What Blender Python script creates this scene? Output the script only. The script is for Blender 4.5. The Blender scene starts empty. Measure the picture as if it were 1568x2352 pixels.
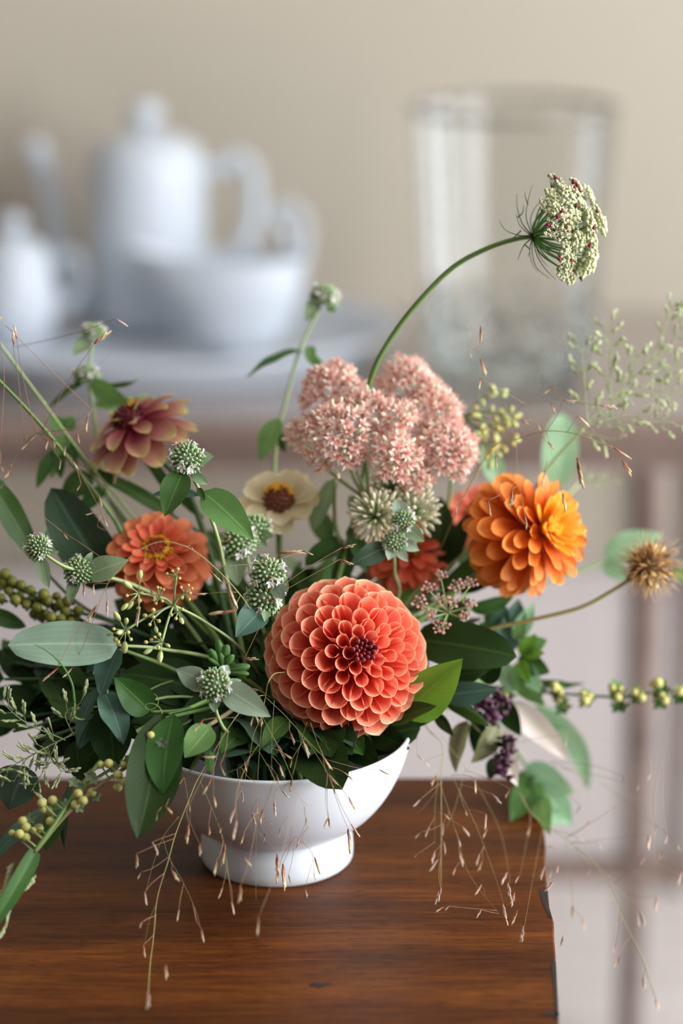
import bpy, math, random
from mathutils import Vector as V, Matrix as M
random.seed(11)
sc = bpy.context.scene
col = sc.collection
PI = math.pi

# ------------------------------------------------------------------ camera
PITCH = math.radians(17.0)
LENS, SENSOR_H = 50.0, 22.3
FPX = LENS / SENSOR_H * 2352.0                     # focal length in pixels of the 1568x2352 frame
RT = V((1, 0, 0))
FW = V((0, math.cos(PITCH), -math.sin(PITCH)))
UP = V((0, math.sin(PITCH), math.cos(PITCH)))
# the foot of the bowl stands on the world origin, 1.42 m in front of the lens
CAM = -(FW * 1.42 + RT * ((636 - 784) / FPX * 1.42) + UP * ((1176 - 1963) / FPX * 1.42))

def P(px, py, D):
    """world point that lies D metres in front of the lens"""
    p = CAM + FW * D + RT * ((px - 784) / FPX * D) + UP * ((1176 - py) / FPX * D)
    if p.z < 0.003 and D < 1.6 and px < 1300 and py > 1790:      # nothing sinks into the table
        d = p - CAM
        p = CAM + d * ((0.003 - CAM.z) / d.z)
    return p

def S(px, D):
    return px * D / FPX

def on_plane(px, py, z):
    d = P(px, py, 1.0) - CAM
    return CAM + d * ((z - CAM.z) / d.z)

def depth(p):
    return (p - CAM).dot(FW)

def z_at(py, x, y):
    """height of the point above (x, y) that is seen at image row py"""
    t = (1176 - py) / FPX
    # (p-CAM).UP = t * (p-CAM).FW
    a = (y - CAM.y)
    # a*sin + dz*cos = t*(a*cos - dz*sin)
    s, c = math.sin(PITCH), math.cos(PITCH)
    dz = (t * a * c - a * s) / (c + t * s)
    return CAM.z + dz

cam_data = bpy.data.cameras.new('camera')
cam_data.lens = LENS
cam_data.sensor_fit = 'VERTICAL'
cam_data.sensor_height = SENSOR_H
cam_data.sensor_width = SENSOR_H * 1568 / 2352
cam_data.clip_start = 0.05
cam_data.clip_end = 50
cam_data.dof.use_dof = True
cam_data.dof.focus_distance = 1.325
cam_data.dof.aperture_fstop = 1.5
cam_data.dof.aperture_blades = 0
camera = bpy.data.objects.new('camera', cam_data)
camera.location = CAM
camera.rotation_euler = (PI / 2 - PITCH, 0, 0)
col.objects.link(camera)
sc.camera = camera

# ------------------------------------------------------------------ light and exposure
world = bpy.data.worlds.new('soft_daylight')
sc.world = world
world.use_nodes = True
world.node_tree.nodes['Background'].inputs[0].default_value = (0.93, 0.96, 1.0, 1)
world.node_tree.nodes['Background'].inputs[1].default_value = 0.10

FLOOR_Z = -0.94
WALL_Y = 1.95
WALL_RIGHT_X = 2.1
WIN = dict(y0=-1.35, y1=0.32, z0=-0.15, z1=1.60)
FILL_OPENING = dict(y0=0.80, y1=1.72, z0=-0.88, z1=1.60)  # unseen tall opening, added to light the back wall and floor

def area_light(name, loc, target, sx, sy, power, color):
    l = bpy.data.lights.new(name, 'AREA')
    l.shape = 'RECTANGLE'
    l.size, l.size_y = sx, sy
    l.energy = power
    l.color = color
    o = bpy.data.objects.new(name, l)
    o.location = loc
    o.rotation_euler = (V(target) - V(loc)).to_track_quat('-Z', 'Y').to_euler()
    col.objects.link(o)
    return o
def window_light(name, w, power):
    yc, zc = (w['y0'] + w['y1']) / 2, (w['z0'] + w['z1']) / 2
    area_light(name, (WALL_RIGHT_X + 0.12, yc, zc), (0, yc, zc), w['y1'] - w['y0'], w['z1'] - w['z0'], power, (0.93, 0.965, 1.0))
window_light('window_daylight', WIN, 168)
window_light('added_fill_light', FILL_OPENING, 38)  # added fill light for the lower background and right-hand edges

vs = sc.view_settings
vs.view_transform = 'Standard'
vs.look = 'None'
vs.gamma = 1.0
vs.use_curve_mapping = False
vs.exposure = 0.0
sc.cycles.use_denoising = True
sc.cycles.max_bounces = 8
sc.cycles.transparent_max_bounces = 16
sc.cycles.caustics_reflective = False
sc.cycles.caustics_refractive = False

# ------------------------------------------------------------------ materials
def new_mat(name):
    m = bpy.data.materials.new(name)
    m.use_nodes = True
    nt = m.node_tree
    nt.nodes.clear()
    out = nt.nodes.new('ShaderNodeOutputMaterial')
    return m, nt, out

def lin(r, g, b):
    f = lambda c: (c / 255 / 12.92) if c / 255 <= 0.04045 else ((c / 255 + 0.055) / 1.055) ** 2.4
    return (f(r), f(g), f(b), 1.0)

def mth(nt, op, a, b=None, clamp=False):
    n = nt.nodes.new('ShaderNodeMath')
    n.operation = op
    n.use_clamp = clamp
    for i, v in enumerate((a, b)):
        if v is None: continue
        if isinstance(v, (int, float)): n.inputs[i].default_value = v
        else: nt.links.new(v, n.inputs[i])
    return n.outputs[0]

def ramp(nt, fac, stops, interp='LINEAR'):
    n = nt.nodes.new('ShaderNodeValToRGB')
    n.color_ramp.interpolation = interp
    el = n.color_ramp.elements
    while len(el) < len(stops): el.new(0.5)
    for e, (p, c) in zip(el, stops):
        e.position = p
        e.color = c
    nt.links.new(fac, n.inputs[0])
    return n.outputs[0]

def mixc(nt, fac, a, b, mode='MIX'):
    n = nt.nodes.new('ShaderNodeMix')
    n.data_type = 'RGBA'
    n.blend_type = mode
    for sock, v in ((n.inputs[0], fac), (n.inputs[6], a), (n.inputs[7], b)):
        if isinstance(v, (int, float)): sock.default_value = v
        elif isinstance(v, tuple): sock.default_value = v
        else: nt.links.new(v, sock)
    return n.outputs[2]

def noise(nt, scale, detail=2, vec=None, rough=0.5):
    n = nt.nodes.new('ShaderNodeTexNoise')
    n.inputs['Scale'].default_value = scale
    n.inputs['Detail'].default_value = detail
    n.inputs['Roughness'].default_value = rough
    if vec is not None: nt.links.new(vec, n.inputs['Vector'])
    return n.outputs['Fac']

def uvxy(nt):
    u = nt.nodes.new('ShaderNodeUVMap')
    u.uv_map = 'UVMap'
    s = nt.nodes.new('ShaderNodeSeparateXYZ')
    nt.links.new(u.outputs[0], s.inputs[0])
    return s.outputs[0], s.outputs[1]

def objrand(nt):
    return nt.nodes.new('ShaderNodeObjectInfo').outputs['Random']

def hsv(nt, colr, h=None, s=None, v=None):
    n = nt.nodes.new('ShaderNodeHueSaturation')
    for k, x in (('Hue', h), ('Saturation', s), ('Value', v)):
        if x is None: continue
        if isinstance(x, (int, float)): n.inputs[k].default_value = x
        else: nt.links.new(x, n.inputs[k])
    nt.links.new(colr, n.inputs['Color'])
    return n.outputs[0]

def finish(nt, out, colr, rough=0.5, trans=0.0, spec=0.4, coat=0.0, bump=None, bump_s=0.2, bump_d=0.001, sheen=0.0):
    b = nt.nodes.new('ShaderNodeBsdfPrincipled')
    if isinstance(colr, tuple): b.inputs['Base Color'].default_value = colr
    else: nt.links.new(colr, b.inputs['Base Color'])
    if isinstance(rough, (int, float)): b.inputs['Roughness'].default_value = rough
    else: nt.links.new(rough, b.inputs['Roughness'])
    b.inputs['Specular IOR Level'].default_value = spec
    b.inputs['Coat Weight'].default_value = coat
    b.inputs['Coat Roughness'].default_value = 0.12
    b.inputs['Sheen Weight'].default_value = sheen
    if bump is not None:
        bn = nt.nodes.new('ShaderNodeBump')
        bn.inputs['Strength'].default_value = bump_s
        bn.inputs['Distance'].default_value = bump_d
        nt.links.new(bump, bn.inputs['Height'])
        nt.links.new(bn.outputs[0], b.inputs['Normal'])
    sh = b.outputs[0]
    if trans > 0:
        t = nt.nodes.new('ShaderNodeBsdfTranslucent')
        if isinstance(colr, tuple): t.inputs[0].default_value = colr
        else: nt.links.new(colr, t.inputs[0])
        mx = nt.nodes.new('ShaderNodeMixShader')
        mx.inputs[0].default_value = trans
        nt.links.new(sh, mx.inputs[1])
        nt.links.new(t.outputs[0], mx.inputs[2])
        sh = mx.outputs[0]
    nt.links.new(sh, out.inputs[0])

def plain(name, c, rough=0.5, spec=0.4, coat=0.0, trans=0.0, var=0.0, nscale=0, namt=0.15, bump=0.0):
    m, nt, out = new_mat(name)
    rgb = nt.nodes.new('ShaderNodeRGB')
    rgb.outputs[0].default_value = c
    cc = rgb.outputs[0]
    bm = None
    if nscale:
        tc = nt.nodes.new('ShaderNodeTexCoord')
        f = noise(nt, nscale, 4, tc.outputs['Object'])
        cc = hsv(nt, cc, v=mth(nt, 'ADD', mth(nt, 'MULTIPLY', f, namt * 2), 1 - namt))
        if bump: bm = f
    if var:
        cc = hsv(nt, cc, v=mth(nt, 'ADD', mth(nt, 'MULTIPLY', objrand(nt), var * 2), 1 - var))
    finish(nt, out, cc, rough, trans, spec, coat, bm, bump, 0.002)
    return m

def petal_mat(name, stops, trans=0.3, var=0.12, rough=0.55, streak=0.12, sheen=0.0):
    """colour runs from the base of the petal (0) to its tip (1)"""
    m, nt, out = new_mat(name)
    u, v = uvxy(nt)
    cc = ramp(nt, v, stops)
    st = mth(nt, 'SINE', mth(nt, 'MULTIPLY', u, 55.0))
    tc = nt.nodes.new('ShaderNodeTexCoord')
    nz = noise(nt, 3.0, 3, tc.outputs['Object'])
    val = mth(nt, 'ADD', mth(nt, 'MULTIPLY', st, streak * 0.4), 1.0 - var)
    val = mth(nt, 'ADD', val, mth(nt, 'MULTIPLY', objrand(nt), var * 2))
    val = mth(nt, 'ADD', val, mth(nt, 'MULTIPLY', mth(nt, 'SUBTRACT', nz, 0.5), streak * 2))
    cc = hsv(nt, cc, v=val)
    finish(nt, out, cc, rough, trans, 0.3, 0.0, st, 0.08, 0.0005, sheen)
    return m

def leaf_mat(name, c, cv, rough=0.5, trans=0.22, var=0.18, spec=0.35, veins=9.0, parallel=False, sheen=0.0):
    m, nt, out = new_mat(name)
    u, v = uvxy(nt)
    au = mth(nt, 'ABSOLUTE', mth(nt, 'SUBTRACT', u, 0.5))
    rib = mth(nt, 'SUBTRACT', 1.0, mth(nt, 'MULTIPLY', au, 22.0), True)
    if parallel:
        sv = mth(nt, 'SINE', mth(nt, 'MULTIPLY', u, 6.283 * 4))
    else:
        sv = mth(nt, 'SINE', mth(nt, 'MULTIPLY', mth(nt, 'SUBTRACT', v, mth(nt, 'MULTIPLY', au, 0.55)), 6.283 * veins))
    side = mth(nt, 'POWER', mth(nt, 'ABSOLUTE', sv), 8.0)
    mask = mth(nt, 'ADD', mth(nt, 'MULTIPLY', rib, 0.75), mth(nt, 'MULTIPLY', side, 0.12), True)
    cc = mixc(nt, mask, c, cv)
    tc = nt.nodes.new('ShaderNodeTexCoord')
    nz = noise(nt, 60.0, 3, tc.outputs['Object'])
    val = mth(nt, 'ADD', mth(nt, 'MULTIPLY', objrand(nt), var * 2), 1 - var)
    val = mth(nt, 'ADD', val, mth(nt, 'MULTIPLY', mth(nt, 'SUBTRACT', nz, 0.5), 0.35))
    hue = mth(nt, 'ADD', 0.485, mth(nt, 'MULTIPLY', objrand(nt), 0.03))
    cc = hsv(nt, cc, h=hue, v=val)
    finish(nt, out, cc, rough, trans, spec, 0.0, mask, 0.25, 0.0006, sheen)
    return m

# ------------------------------------------------------------------ mesh building
class MB:
    def __init__(s):
        s.v, s.f, s.uv = [], [], []
    def sheet(s, fn, nu, nv, close=False):
        o = len(s.v)
        for j in range(nv + 1):
            for i in range(nu + 1):
                s.v.append(V(fn(i / nu, j / nv)))
                s.uv.append((i / nu, j / nv))
        for j in range(nv):
            for i in range(nu):
                a = o + j * (nu + 1) + i
                s.f.append((a, a + 1, a + nu + 2, a + nu + 1))
        return s
    def tube(s, pts, rad, n=6, cap=True):
        pts = [V(p) for p in pts]
        k = len(pts)
        if not hasattr(rad, '__len__'): rad = [rad] * k
        o = len(s.v)
        t = (pts[1] - pts[0]).normalized()
        nx = t.orthogonal().normalized()
        for i, p in enumerate(pts):
            t = (pts[min(i + 1, k - 1)] - pts[max(i - 1, 0)])
            if t.length < 1e-9: t = V((0, 0, 1))
            t.normalize()
            nx = (nx - t * nx.dot(t))
            if nx.length < 1e-6: nx = t.orthogonal()
            nx.normalize()
            ny = t.cross(nx)
            for j in range(n):
                a = 2 * PI * j / n
                s.v.append(p + (nx * math.cos(a) + ny * math.sin(a)) * rad[i])
                s.uv.append((j / n, i / (k - 1)))
        for i in range(k - 1):
            for j in range(n):
                a, b = o + i * n + j, o + i * n + (j + 1) % n
                s.f.append((a, b, b + n, a + n))
        if cap:
            s.f.append(tuple(o + j for j in range(n))[::-1])
            s.f.append(tuple(o + (k - 1) * n + j for j in range(n)))
        return s
    def ball(s, c, r, seg=8, rings=5, mat=None):
        """ellipsoid; r is a radius or (rx, ry, rz), mat orients it; v runs along local z"""
        if not hasattr(r, '__len__'): r = (r, r, r)
        c = V(c)
        mat = mat or M.Identity(3)
        o = len(s.v)
        s.v.append(c + mat @ V((0, 0, -r[2]))); s.uv.append((0.5, 0))
        for i in range(1, rings):
            th = PI * i / rings
            for j in range(seg):
                a = 2 * PI * j / seg
                s.v.append(c + mat @ V((r[0] * math.sin(th) * math.cos(a), r[1] * math.sin(th) * math.sin(a), -r[2] * math.cos(th))))
                s.uv.append((j / seg, i / rings))
        s.v.append(c + mat @ V((0, 0, r[2]))); s.uv.append((0.5, 1))
        e = len(s.v) - 1
        for j in range(seg):
            s.f.append((o, o + 1 + (j + 1) % seg, o + 1 + j))
            s.f.append((e, e - seg + j, e - seg + (j + 1) % seg))
        for i in range(rings - 2):
            for j in range(seg):
                a, b = o + 1 + i * seg + j, o + 1 + i * seg + (j + 1) % seg
                s.f.append((a, b, b + seg, a + seg))
        return s
    def lathe(s, prof, n=48, c=(0, 0, 0), sx=1.0, sy=1.0):
        c = V(c)
        o = len(s.v)
        k = len(prof)
        for i, (r, z) in enumerate(prof):
            for j in range(n):
                a = 2 * PI * j / n
                s.v.append(c + V((r * math.cos(a) * sx, r * math.sin(a) * sy, z)))
                s.uv.append((j / n, i / (k - 1)))
        for i in range(k - 1):
            for j in range(n):
                a, b = o + i * n + j, o + i * n + (j + 1) % n
                s.f.append((a, b, b + n, a + n))
        return s
    def box(s, lo, hi):
        o = len(s.v)
        for z in (lo[2], hi[2]):
            for x, y in ((lo[0], lo[1]), (hi[0], lo[1]), (hi[0], hi[1]), (lo[0], hi[1])):
                s.v.append(V((x, y, z))); s.uv.append((0, 0))
        for f in ((3, 2, 1, 0), (4, 5, 6, 7), (0, 1, 5, 4), (1, 2, 6, 5), (2, 3, 7, 6), (3, 0, 4, 7)):
            s.f.append(tuple(o + i for i in f))
        return s
    def mesh(s, name, mat, off=None, smooth=True):
        me = bpy.data.meshes.new(name)
        off = off or V((0, 0, 0))
        me.from_pydata([tuple(p - off) for p in s.v], [], s.f)
        uvl = me.uv_layers.new(name='UVMap')
        data = []
        for l in me.loops: data.extend(s.uv[l.vertex_index])
        uvl.data.foreach_set('uv', data)
        if smooth: me.polygons.foreach_set('use_smooth', [True] * len(me.polygons))
        me.materials.append(mat)
        return me
    def build(s, name, mat, parent=None, smooth=True, root=None):
        """parent: the thing (or a part, with root = its thing)"""
        rt = root or parent
        me = s.mesh(name, mat, rt.location if rt else None, smooth)
        o = bpy.data.objects.new(name, me)
        o.parent = parent
        col.objects.link(o)
        return o

def tag(o, label, cat, group=None):
    o['label'] = label
    o['category'] = cat
    if group: o['group'] = group
    return o

def thing(name, label, cat, loc=(0, 0, 0), group=None):
    o = bpy.data.objects.new(name, None)
    o.empty_display_size = 0.01
    o.location = loc
    col.objects.link(o)
    return tag(o, label, cat, group)

def struct(o):
    o['kind'] = 'structure'
    return o

def inst(name, me, root, mw, parent=None):
    o = bpy.data.objects.new(name, me)
    o.parent = parent or root
    o.matrix_basis = M.Translation(-root.location) @ mw
    col.objects.link(o)
    return o

def bevel(o, w, seg=2):
    m = o.modifiers.new('bevel', 'BEVEL')
    m.width = w
    m.segments = seg
    m.limit_method = 'ANGLE'
    return o

def spline(pts, n=8):
    pts = [V(p) for p in pts]
    if len(pts) == 2: return [pts[0].lerp(pts[1], i / n) for i in range(n + 1)]
    q = [pts[0] * 2 - pts[1]] + pts + [pts[-1] * 2 - pts[-2]]
    out = []
    for i in range(1, len(q) - 2):
        a, b, c, d = q[i - 1], q[i], q[i + 1], q[i + 2]
        for j in range(n):
            t = j / n
            out.append(0.5 * ((2 * b) + (c - a) * t + (2 * a - 5 * b + 4 * c - d) * t * t + (3 * b - a - 3 * c + d) * t ** 3))
    out.append(pts[-1])
    return out

def frame(axis, hint=None):
    """3x3 matrix whose z column is axis"""
    z = V(axis).normalized()
    h = V(hint) if hint is not None else UP
    x = h.cross(z)
    if x.length < 1e-4: x = z.orthogonal()
    x.normalize()
    y = z.cross(x)
    return M((x, y, z)).transposed()

def dirv(r, u, t):
    """direction: r to the right, u up, t towards the lens"""
    return (RT * r + UP * u - FW * t).normalized()

def rnd(a, b):
    return random.uniform(a, b)

def stem(root, pts, r0, r1, mat, name='stem', n=6, seg=7):
    q = spline(pts, seg)
    k = len(q)
    return MB().tube(q, [r0 + (r1 - r0) * i / (k - 1) for i in range(k)], n).build(name, mat, root)

PROF = {
    'ovate': lambda v: (v ** 0.62) * ((1 - v) ** 0.95) * 2.86,
    'lance': lambda v: (v ** 0.80) * ((1 - v) ** 0.85) * 3.10,
    'oblong': lambda v: min(1.0, (v ** 0.45) * ((1 - v) ** 0.55) * 1.98),
    'blade': lambda v: min(1.0, (v + 0.02) ** 0.22 * ((1 - v) ** 0.45) * 1.4),
    'round': lambda v: math.sqrt(max(0.0, 1 - (2 * v - 1) ** 2)) * (0.8 + 0.2 * v),
}

def leaf_fn(base, tip, width, nrm, fold=0.25, bend=0.08, shape='ovate', wav=0.0, side=0.0, ph=0.0):
    base, tip = V(base), V(tip)
    y = tip - base
    L = y.length
    y = y / L
    n = V(nrm)
    n = n - y * n.dot(y)
    if n.length < 1e-5: n = y.orthogonal()
    n.normalize()
    x = y.cross(n)
    pf = PROF[shape]
    def fn(u, v):
        s = 2 * u - 1
        w = width * 0.5 * max(0.0, pf(v)) + 0.0002
        p = base + y * (L * v) + x * (s * w)
        p += n * (bend * L * 4 * v * (1 - v) + fold * abs(s) ** 1.3 * w)
        p += x * (side * L * 4 * v * (1 - v))
        if wav: p += n * (wav * L * math.sin(v * 13 + ph + (1.3 if s > 0 else 0)) * s * s)
        return p
    return fn

def leaf(root, b, t, width_px, mat, roll=0, fold=0.25, bend=0.06, shape='ovate', wav=0.012, side=0.0, name='leaf', nu=6, nv=10):
    """b, t: (px, py, depth) of leaf base and tip; roll turns its face from the lens about its own length"""
    B, T = P(*b), P(*t)
    y = (T - B).normalized()
    n = (CAM - (B + T) / 2).normalized()
    n = n - y * n.dot(y)
    n.normalize()
    n = M.Rotation(math.radians(roll), 3, y) @ n
    mb = MB().sheet(leaf_fn(B, T, S(width_px, (b[2] + t[2]) / 2), n, fold, bend, shape, wav, side, rnd(0, 6)), nu, nv)
    return mb.build(name, mat, root)
# ------------------------------------------------------------------ the room
def wall_mat(name, c, c2):
    m, nt, out = new_mat(name)
    tc = nt.nodes.new('ShaderNodeTexCoord')
    f = noise(nt, 1.5, 3, tc.outputs['Object'])
    g = noise(nt, 220, 3, tc.outputs['Object'])
    finish(nt, out, mixc(nt, f, c, c2), 0.75, 0, 0.2, 0, g, 0.06, 0.002)
    return m
WALLP = wall_mat('beige_wall_paint', lin(180, 171, 156), lin(187, 178, 164))
TRIMP = wall_mat('pale_trim_paint', lin(206, 198, 197), lin(212, 205, 203))
CEILP = wall_mat('ceiling_paint', lin(225, 222, 215), lin(230, 227, 221))

def floor_mat():
    m, nt, out = new_mat('pale_floor_boards')
    tc = nt.nodes.new('ShaderNodeTexCoord')
    mp = nt.nodes.new('ShaderNodeMapping')
    mp.inputs['Scale'].default_value = (1.0, 14, 14)
    nt.links.new(tc.outputs['Object'], mp.inputs[0])
    f = noise(nt, 4, 5, mp.outputs[0])
    finish(nt, out, ramp(nt, f, [(0.3, lin(196, 186, 182)), (0.7, lin(214, 206, 203))]), 0.4, 0, 0.3, 0, f, 0.1, 0.002)
    return m
FLOORM = floor_mat()
X0, X1, Y0 = -3.9, WALL_RIGHT_X, -3.4
CEIL_Z = 1.75
fl = struct(MB().box((X0, Y0, FLOOR_Z - 0.05), (X1, WALL_Y, FLOOR_Z - 0.012)).build('floor', FLOORM, None, False))
board = {}
yb, k = Y0, 0
while yb < WALL_Y - 0.01:
    h = min(0.16, WALL_Y - yb)
    w = 1.5
    xb = X0 - (k % 3) * 0.5
    while xb < X1:
        a, b = max(xb, X0), min(xb + w, X1)
        if b - a > 0.05:
            key = (round(b - a, 3), round(h, 3))
            if key not in board:
                board[key] = MB().box((0, 0, 0), (b - a - 0.003, h - 0.003, 0.012)).mesh('floor_plank', FLOORM, None, False)
            o = bpy.data.objects.new('floor_plank', board[key])
            o.location = (a, yb, FLOOR_Z - 0.012)
            o.parent = fl
            col.objects.link(o)
        xb += w
    yb += h
    k += 1
struct(MB().box((X0, WALL_Y, FLOOR_Z), (X1, WALL_Y + 0.1, CEIL_Z)).build('wall_back', WALLP, None, False))
struct(MB().box((X0 - 0.1, Y0, FLOOR_Z), (X0, WALL_Y, CEIL_Z)).build('wall_left', WALLP, None, False))
wr = MB()
zlo, zhi = FLOOR_Z, CEIL_Z
wr.box((X1, Y0, zlo), (X1 + 0.1, WIN['y0'], zhi))
wr.box((X1, WIN['y1'], zlo), (X1 + 0.1, FILL_OPENING['y0'], zhi))
wr.box((X1, FILL_OPENING['y1'], zlo), (X1 + 0.1, WALL_Y, zhi))
for w in (WIN, FILL_OPENING):
    wr.box((X1, w['y0'], zlo), (X1 + 0.1, w['y1'], w['z0']))
    wr.box((X1, w['y0'], w['z1']), (X1 + 0.1, w['y1'], zhi))
struct(wr.build('wall_right', WALLP, None, False))
struct(MB().box((X0, Y0, CEIL_Z), (X1, WALL_Y, CEIL_Z + 0.08)).build('ceiling', CEILP, None, False))
WHITEP = plain('white_window_paint', lin(232, 232, 230), 0.4)
for nm_, w in (('window_1', WIN), ('added_opening_1', FILL_OPENING)):  # the second opening is made up, a frame for the added fill light
    win = bpy.data.objects.new(nm_, None)
    win.location = (X1, (w['y0'] + w['y1']) / 2, w['z0'])
    col.objects.link(win)
    struct(win)
    ym = (w['y0'] + w['y1']) / 2
    parts = [('window_sill', (X1 - 0.06, w['y0'] - 0.06, w['z0'] - 0.03), (X1, w['y1'] + 0.06, w['z0'])),
             ('casing', (X1 - 0.02, w['y0'] - 0.07, w['z0']), (X1, w['y0'], w['z1'])),
             ('casing', (X1 - 0.02, w['y1'], w['z0']), (X1, w['y1'] + 0.07, w['z1'])),
             ('casing', (X1 - 0.02, w['y0'] - 0.07, w['z1']), (X1, w['y1'] + 0.07, w['z1'] + 0.08)),
             ('mullion', (X1 + 0.03, ym - 0.025, w['z0']), (X1 + 0.07, ym + 0.025, w['z1'])),
             ('glazing_bar', (X1 + 0.035, w['y0'], 0.84), (X1 + 0.065, w['y1'], 0.87))]
    for nm, lo, hi in parts:
        MB().box(lo, hi).build(nm, WHITEP, win, False)
# tall pale skirting along the back wall, its top seen under the sideboard
SK_Z = z_at(1345, 0.2, WALL_Y - 0.03)
sk = MB().box((X0, WALL_Y - 0.02, FLOOR_Z), (X1, WALL_Y, SK_Z)).box((X0, WALL_Y - 0.035, SK_Z), (X1, WALL_Y, SK_Z + 0.022))
struct(sk.build('baseboard_back', TRIMP, None, False))

# ------------------------------------------------------------------ wood
def wood_mat(name, dark, mid, light, sx, rough, gscale=1.0, coat=0.25, spec=0.4):
    m, nt, out = new_mat(name)
    tc = nt.nodes.new('ShaderNodeTexCoord')
    def mp(s):
        n = nt.nodes.new('ShaderNodeMapping')
        n.inputs['Scale'].default_value = s
        nt.links.new(tc.outputs['Object'], n.inputs[0])
        return n.outputs[0]
    broad = noise(nt, 1.0, 4, mp((sx * 3.0, 26 * gscale, 26 * gscale)), 0.5)
    fine = noise(nt, 1.0, 5, mp((sx * 22, 330 * gscale, 330 * gscale)), 0.6)
    pore = noise(nt, 1.0, 3, mp((sx * 70, 1000 * gscale, 1000 * gscale)), 0.55)
    f = mth(nt, 'ADD', mth(nt, 'MULTIPLY', broad, 0.58), mth(nt, 'MULTIPLY', fine, 0.42))
    cc = ramp(nt, f, [(0.34, dark), (0.50, mid), (0.66, light)])
    pm = ramp(nt, pore, [(0.36, (0.30, 0.26, 0.24, 1)), (0.46, (1, 1, 1, 1))])
    cc = mixc(nt, 0.75, cc, pm, 'MULTIPLY')
    rg = mth(nt, 'ADD', rough, mth(nt, 'MULTIPLY', fine, 0.18))
    finish(nt, out, cc, rg, 0, spec, coat, fine, 0.06, 0.0006)
    return m
WALNUT = wood_mat('stained_walnut', lin(46, 22, 6), lin(80, 41, 12), lin(114, 63, 20), 1.0, 0.40, 1.0, 0.0, 0.14)
SIDEW = wood_mat('dark_sideboard_wood', lin(88, 70, 62), lin(116, 96, 87), lin(134, 114, 104), 0.6, 0.22, 0.5, 0.8)
SIDETOP = wood_mat('polished_top_painted_sheen', lin(124, 112, 106), lin(142, 130, 124), lin(156, 145, 138), 0.6, 0.16, 0.4, 0.9, 0.5)  # base colour greyed and lightened to paint in the wall's reflection
EDGEW = plain('dark_worn_edge', lin(38, 30, 27), 0.5, nscale=80)
KNOTW = plain('dark_knot', lin(18, 14, 13), 0.45)

# ------------------------------------------------------------------ the small wooden table under the flowers
EDGE = [on_plane(x, y, 0) for x, y in ((1243, 1780), (1249, 1900), (1257, 2040), (1261, 2085), (1270, 2115), (1277, 2230), (1284, 2352), (1292, 2500), (1297, 2700))]
def table_edge_x(y):
    # its right edge, slightly out of square, worn away above the chip
    for a, b in zip(EDGE, EDGE[1:]):
        if b.y <= y <= a.y: return a.x + (b.x - a.x) * (y - a.y) / (b.y - a.y)
    return EDGE[0].x if y > EDGE[0].y else EDGE[-1].x
YB = on_plane(900, 1786, 0).y
YF = -0.36
XL = -0.52
tb = thing('wooden_table', 'dark stained wooden table under the flower bowl, right edge worn and chipped', 'table', (-0.1, -0.1, FLOOR_Z))
outline = []
outline += [V((XL, YF, 0)), V((table_edge_x(YF), YF, 0))]
N = 60
ys = [YF + (YB - YF) * i / N for i in range(1, N)]
for y in ys:
    x = table_edge_x(y) + 0.0003 * math.sin(y * 47) + 0.0002 * math.sin(y * 131)
    outline.append(V((x, y, 0)))
outline += [V((table_edge_x(YB), YB, 0)), V((XL, YB, 0))]
TH = 0.03
mb = MB()
k = len(outline)
for z in (0.0, -TH):
    for p in outline:
        mb.v.append(V((p.x, p.y, z))); mb.uv.append((0, 0))
mb.f.append(tuple(range(k)))
mb.f.append(tuple(range(2 * k - 1, k - 1, -1)))
for j in range(k):
    a, b = j, (j + 1) % k
    mb.f.append((b, a, a + k, b + k))
bevel(mb.build('tabletop', WALNUT, tb, False), 0.0012, 2)
# dark worn strip and chip along the right edge
for poly in ([(1238, 2046), (1246, 2041), (1257, 2040), (1261, 2085), (1269, 2113), (1263, 2108), (1253, 2092), (1244, 2068)],
             [(1266, 2215), (1276, 2208), (1281, 2300), (1283, 2348), (1276, 2345), (1274, 2300)],
             [(1238, 2331), (1250, 2326), (1268, 2323), (1283, 2326), (1284, 2334), (1262, 2333)]):
    mb = MB()
    for x, y in poly:
        p = on_plane(x, y, 0)
        mb.v.append(V((p.x, p.y, 0.0003))); mb.uv.append((0, 0))
    mb.f.append(tuple(range(len(poly)))[::-1])
    mb.build('worn_patch', EDGEW, tb, False)
for cx, cy, wx, wy in ((735, 2262, 24, 3.4),):
    c = on_plane(cx, cy, 0)
    mb = MB()
    mb.sheet(lambda u, v: V((c.x + S(wx, 1.33) * (2 * u - 1), c.y + S(wy, 1.33) * 2.4 * (2 * v - 1) * math.sqrt(max(0.02, 1 - (2 * u - 1) ** 2)) + 0.0012 * (u - 0.5) + 0.0008 * math.sin(u * 9), 0.0003)), 10, 2)
    mb.build('knot', KNOTW, tb)
for x, y in ((XL + 0.05, YF + 0.05), (XL + 0.05, YB - 0.05), (0.13, YF + 0.05), (0.13, YB - 0.05)):
    bevel(MB().box((x - 0.02, y - 0.02, FLOOR_Z), (x + 0.02, y + 0.02, -TH)).build('leg', WALNUT, tb, False), 0.002)
for lo, hi in (((XL + 0.05, YF + 0.04, -0.09), (0.13, YF + 0.06, -TH)), ((XL + 0.05, YB - 0.06, -0.09), (0.13, YB - 0.04, -TH))):
    MB().box(lo, hi).build('apron', WALNUT, tb, False)

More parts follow.
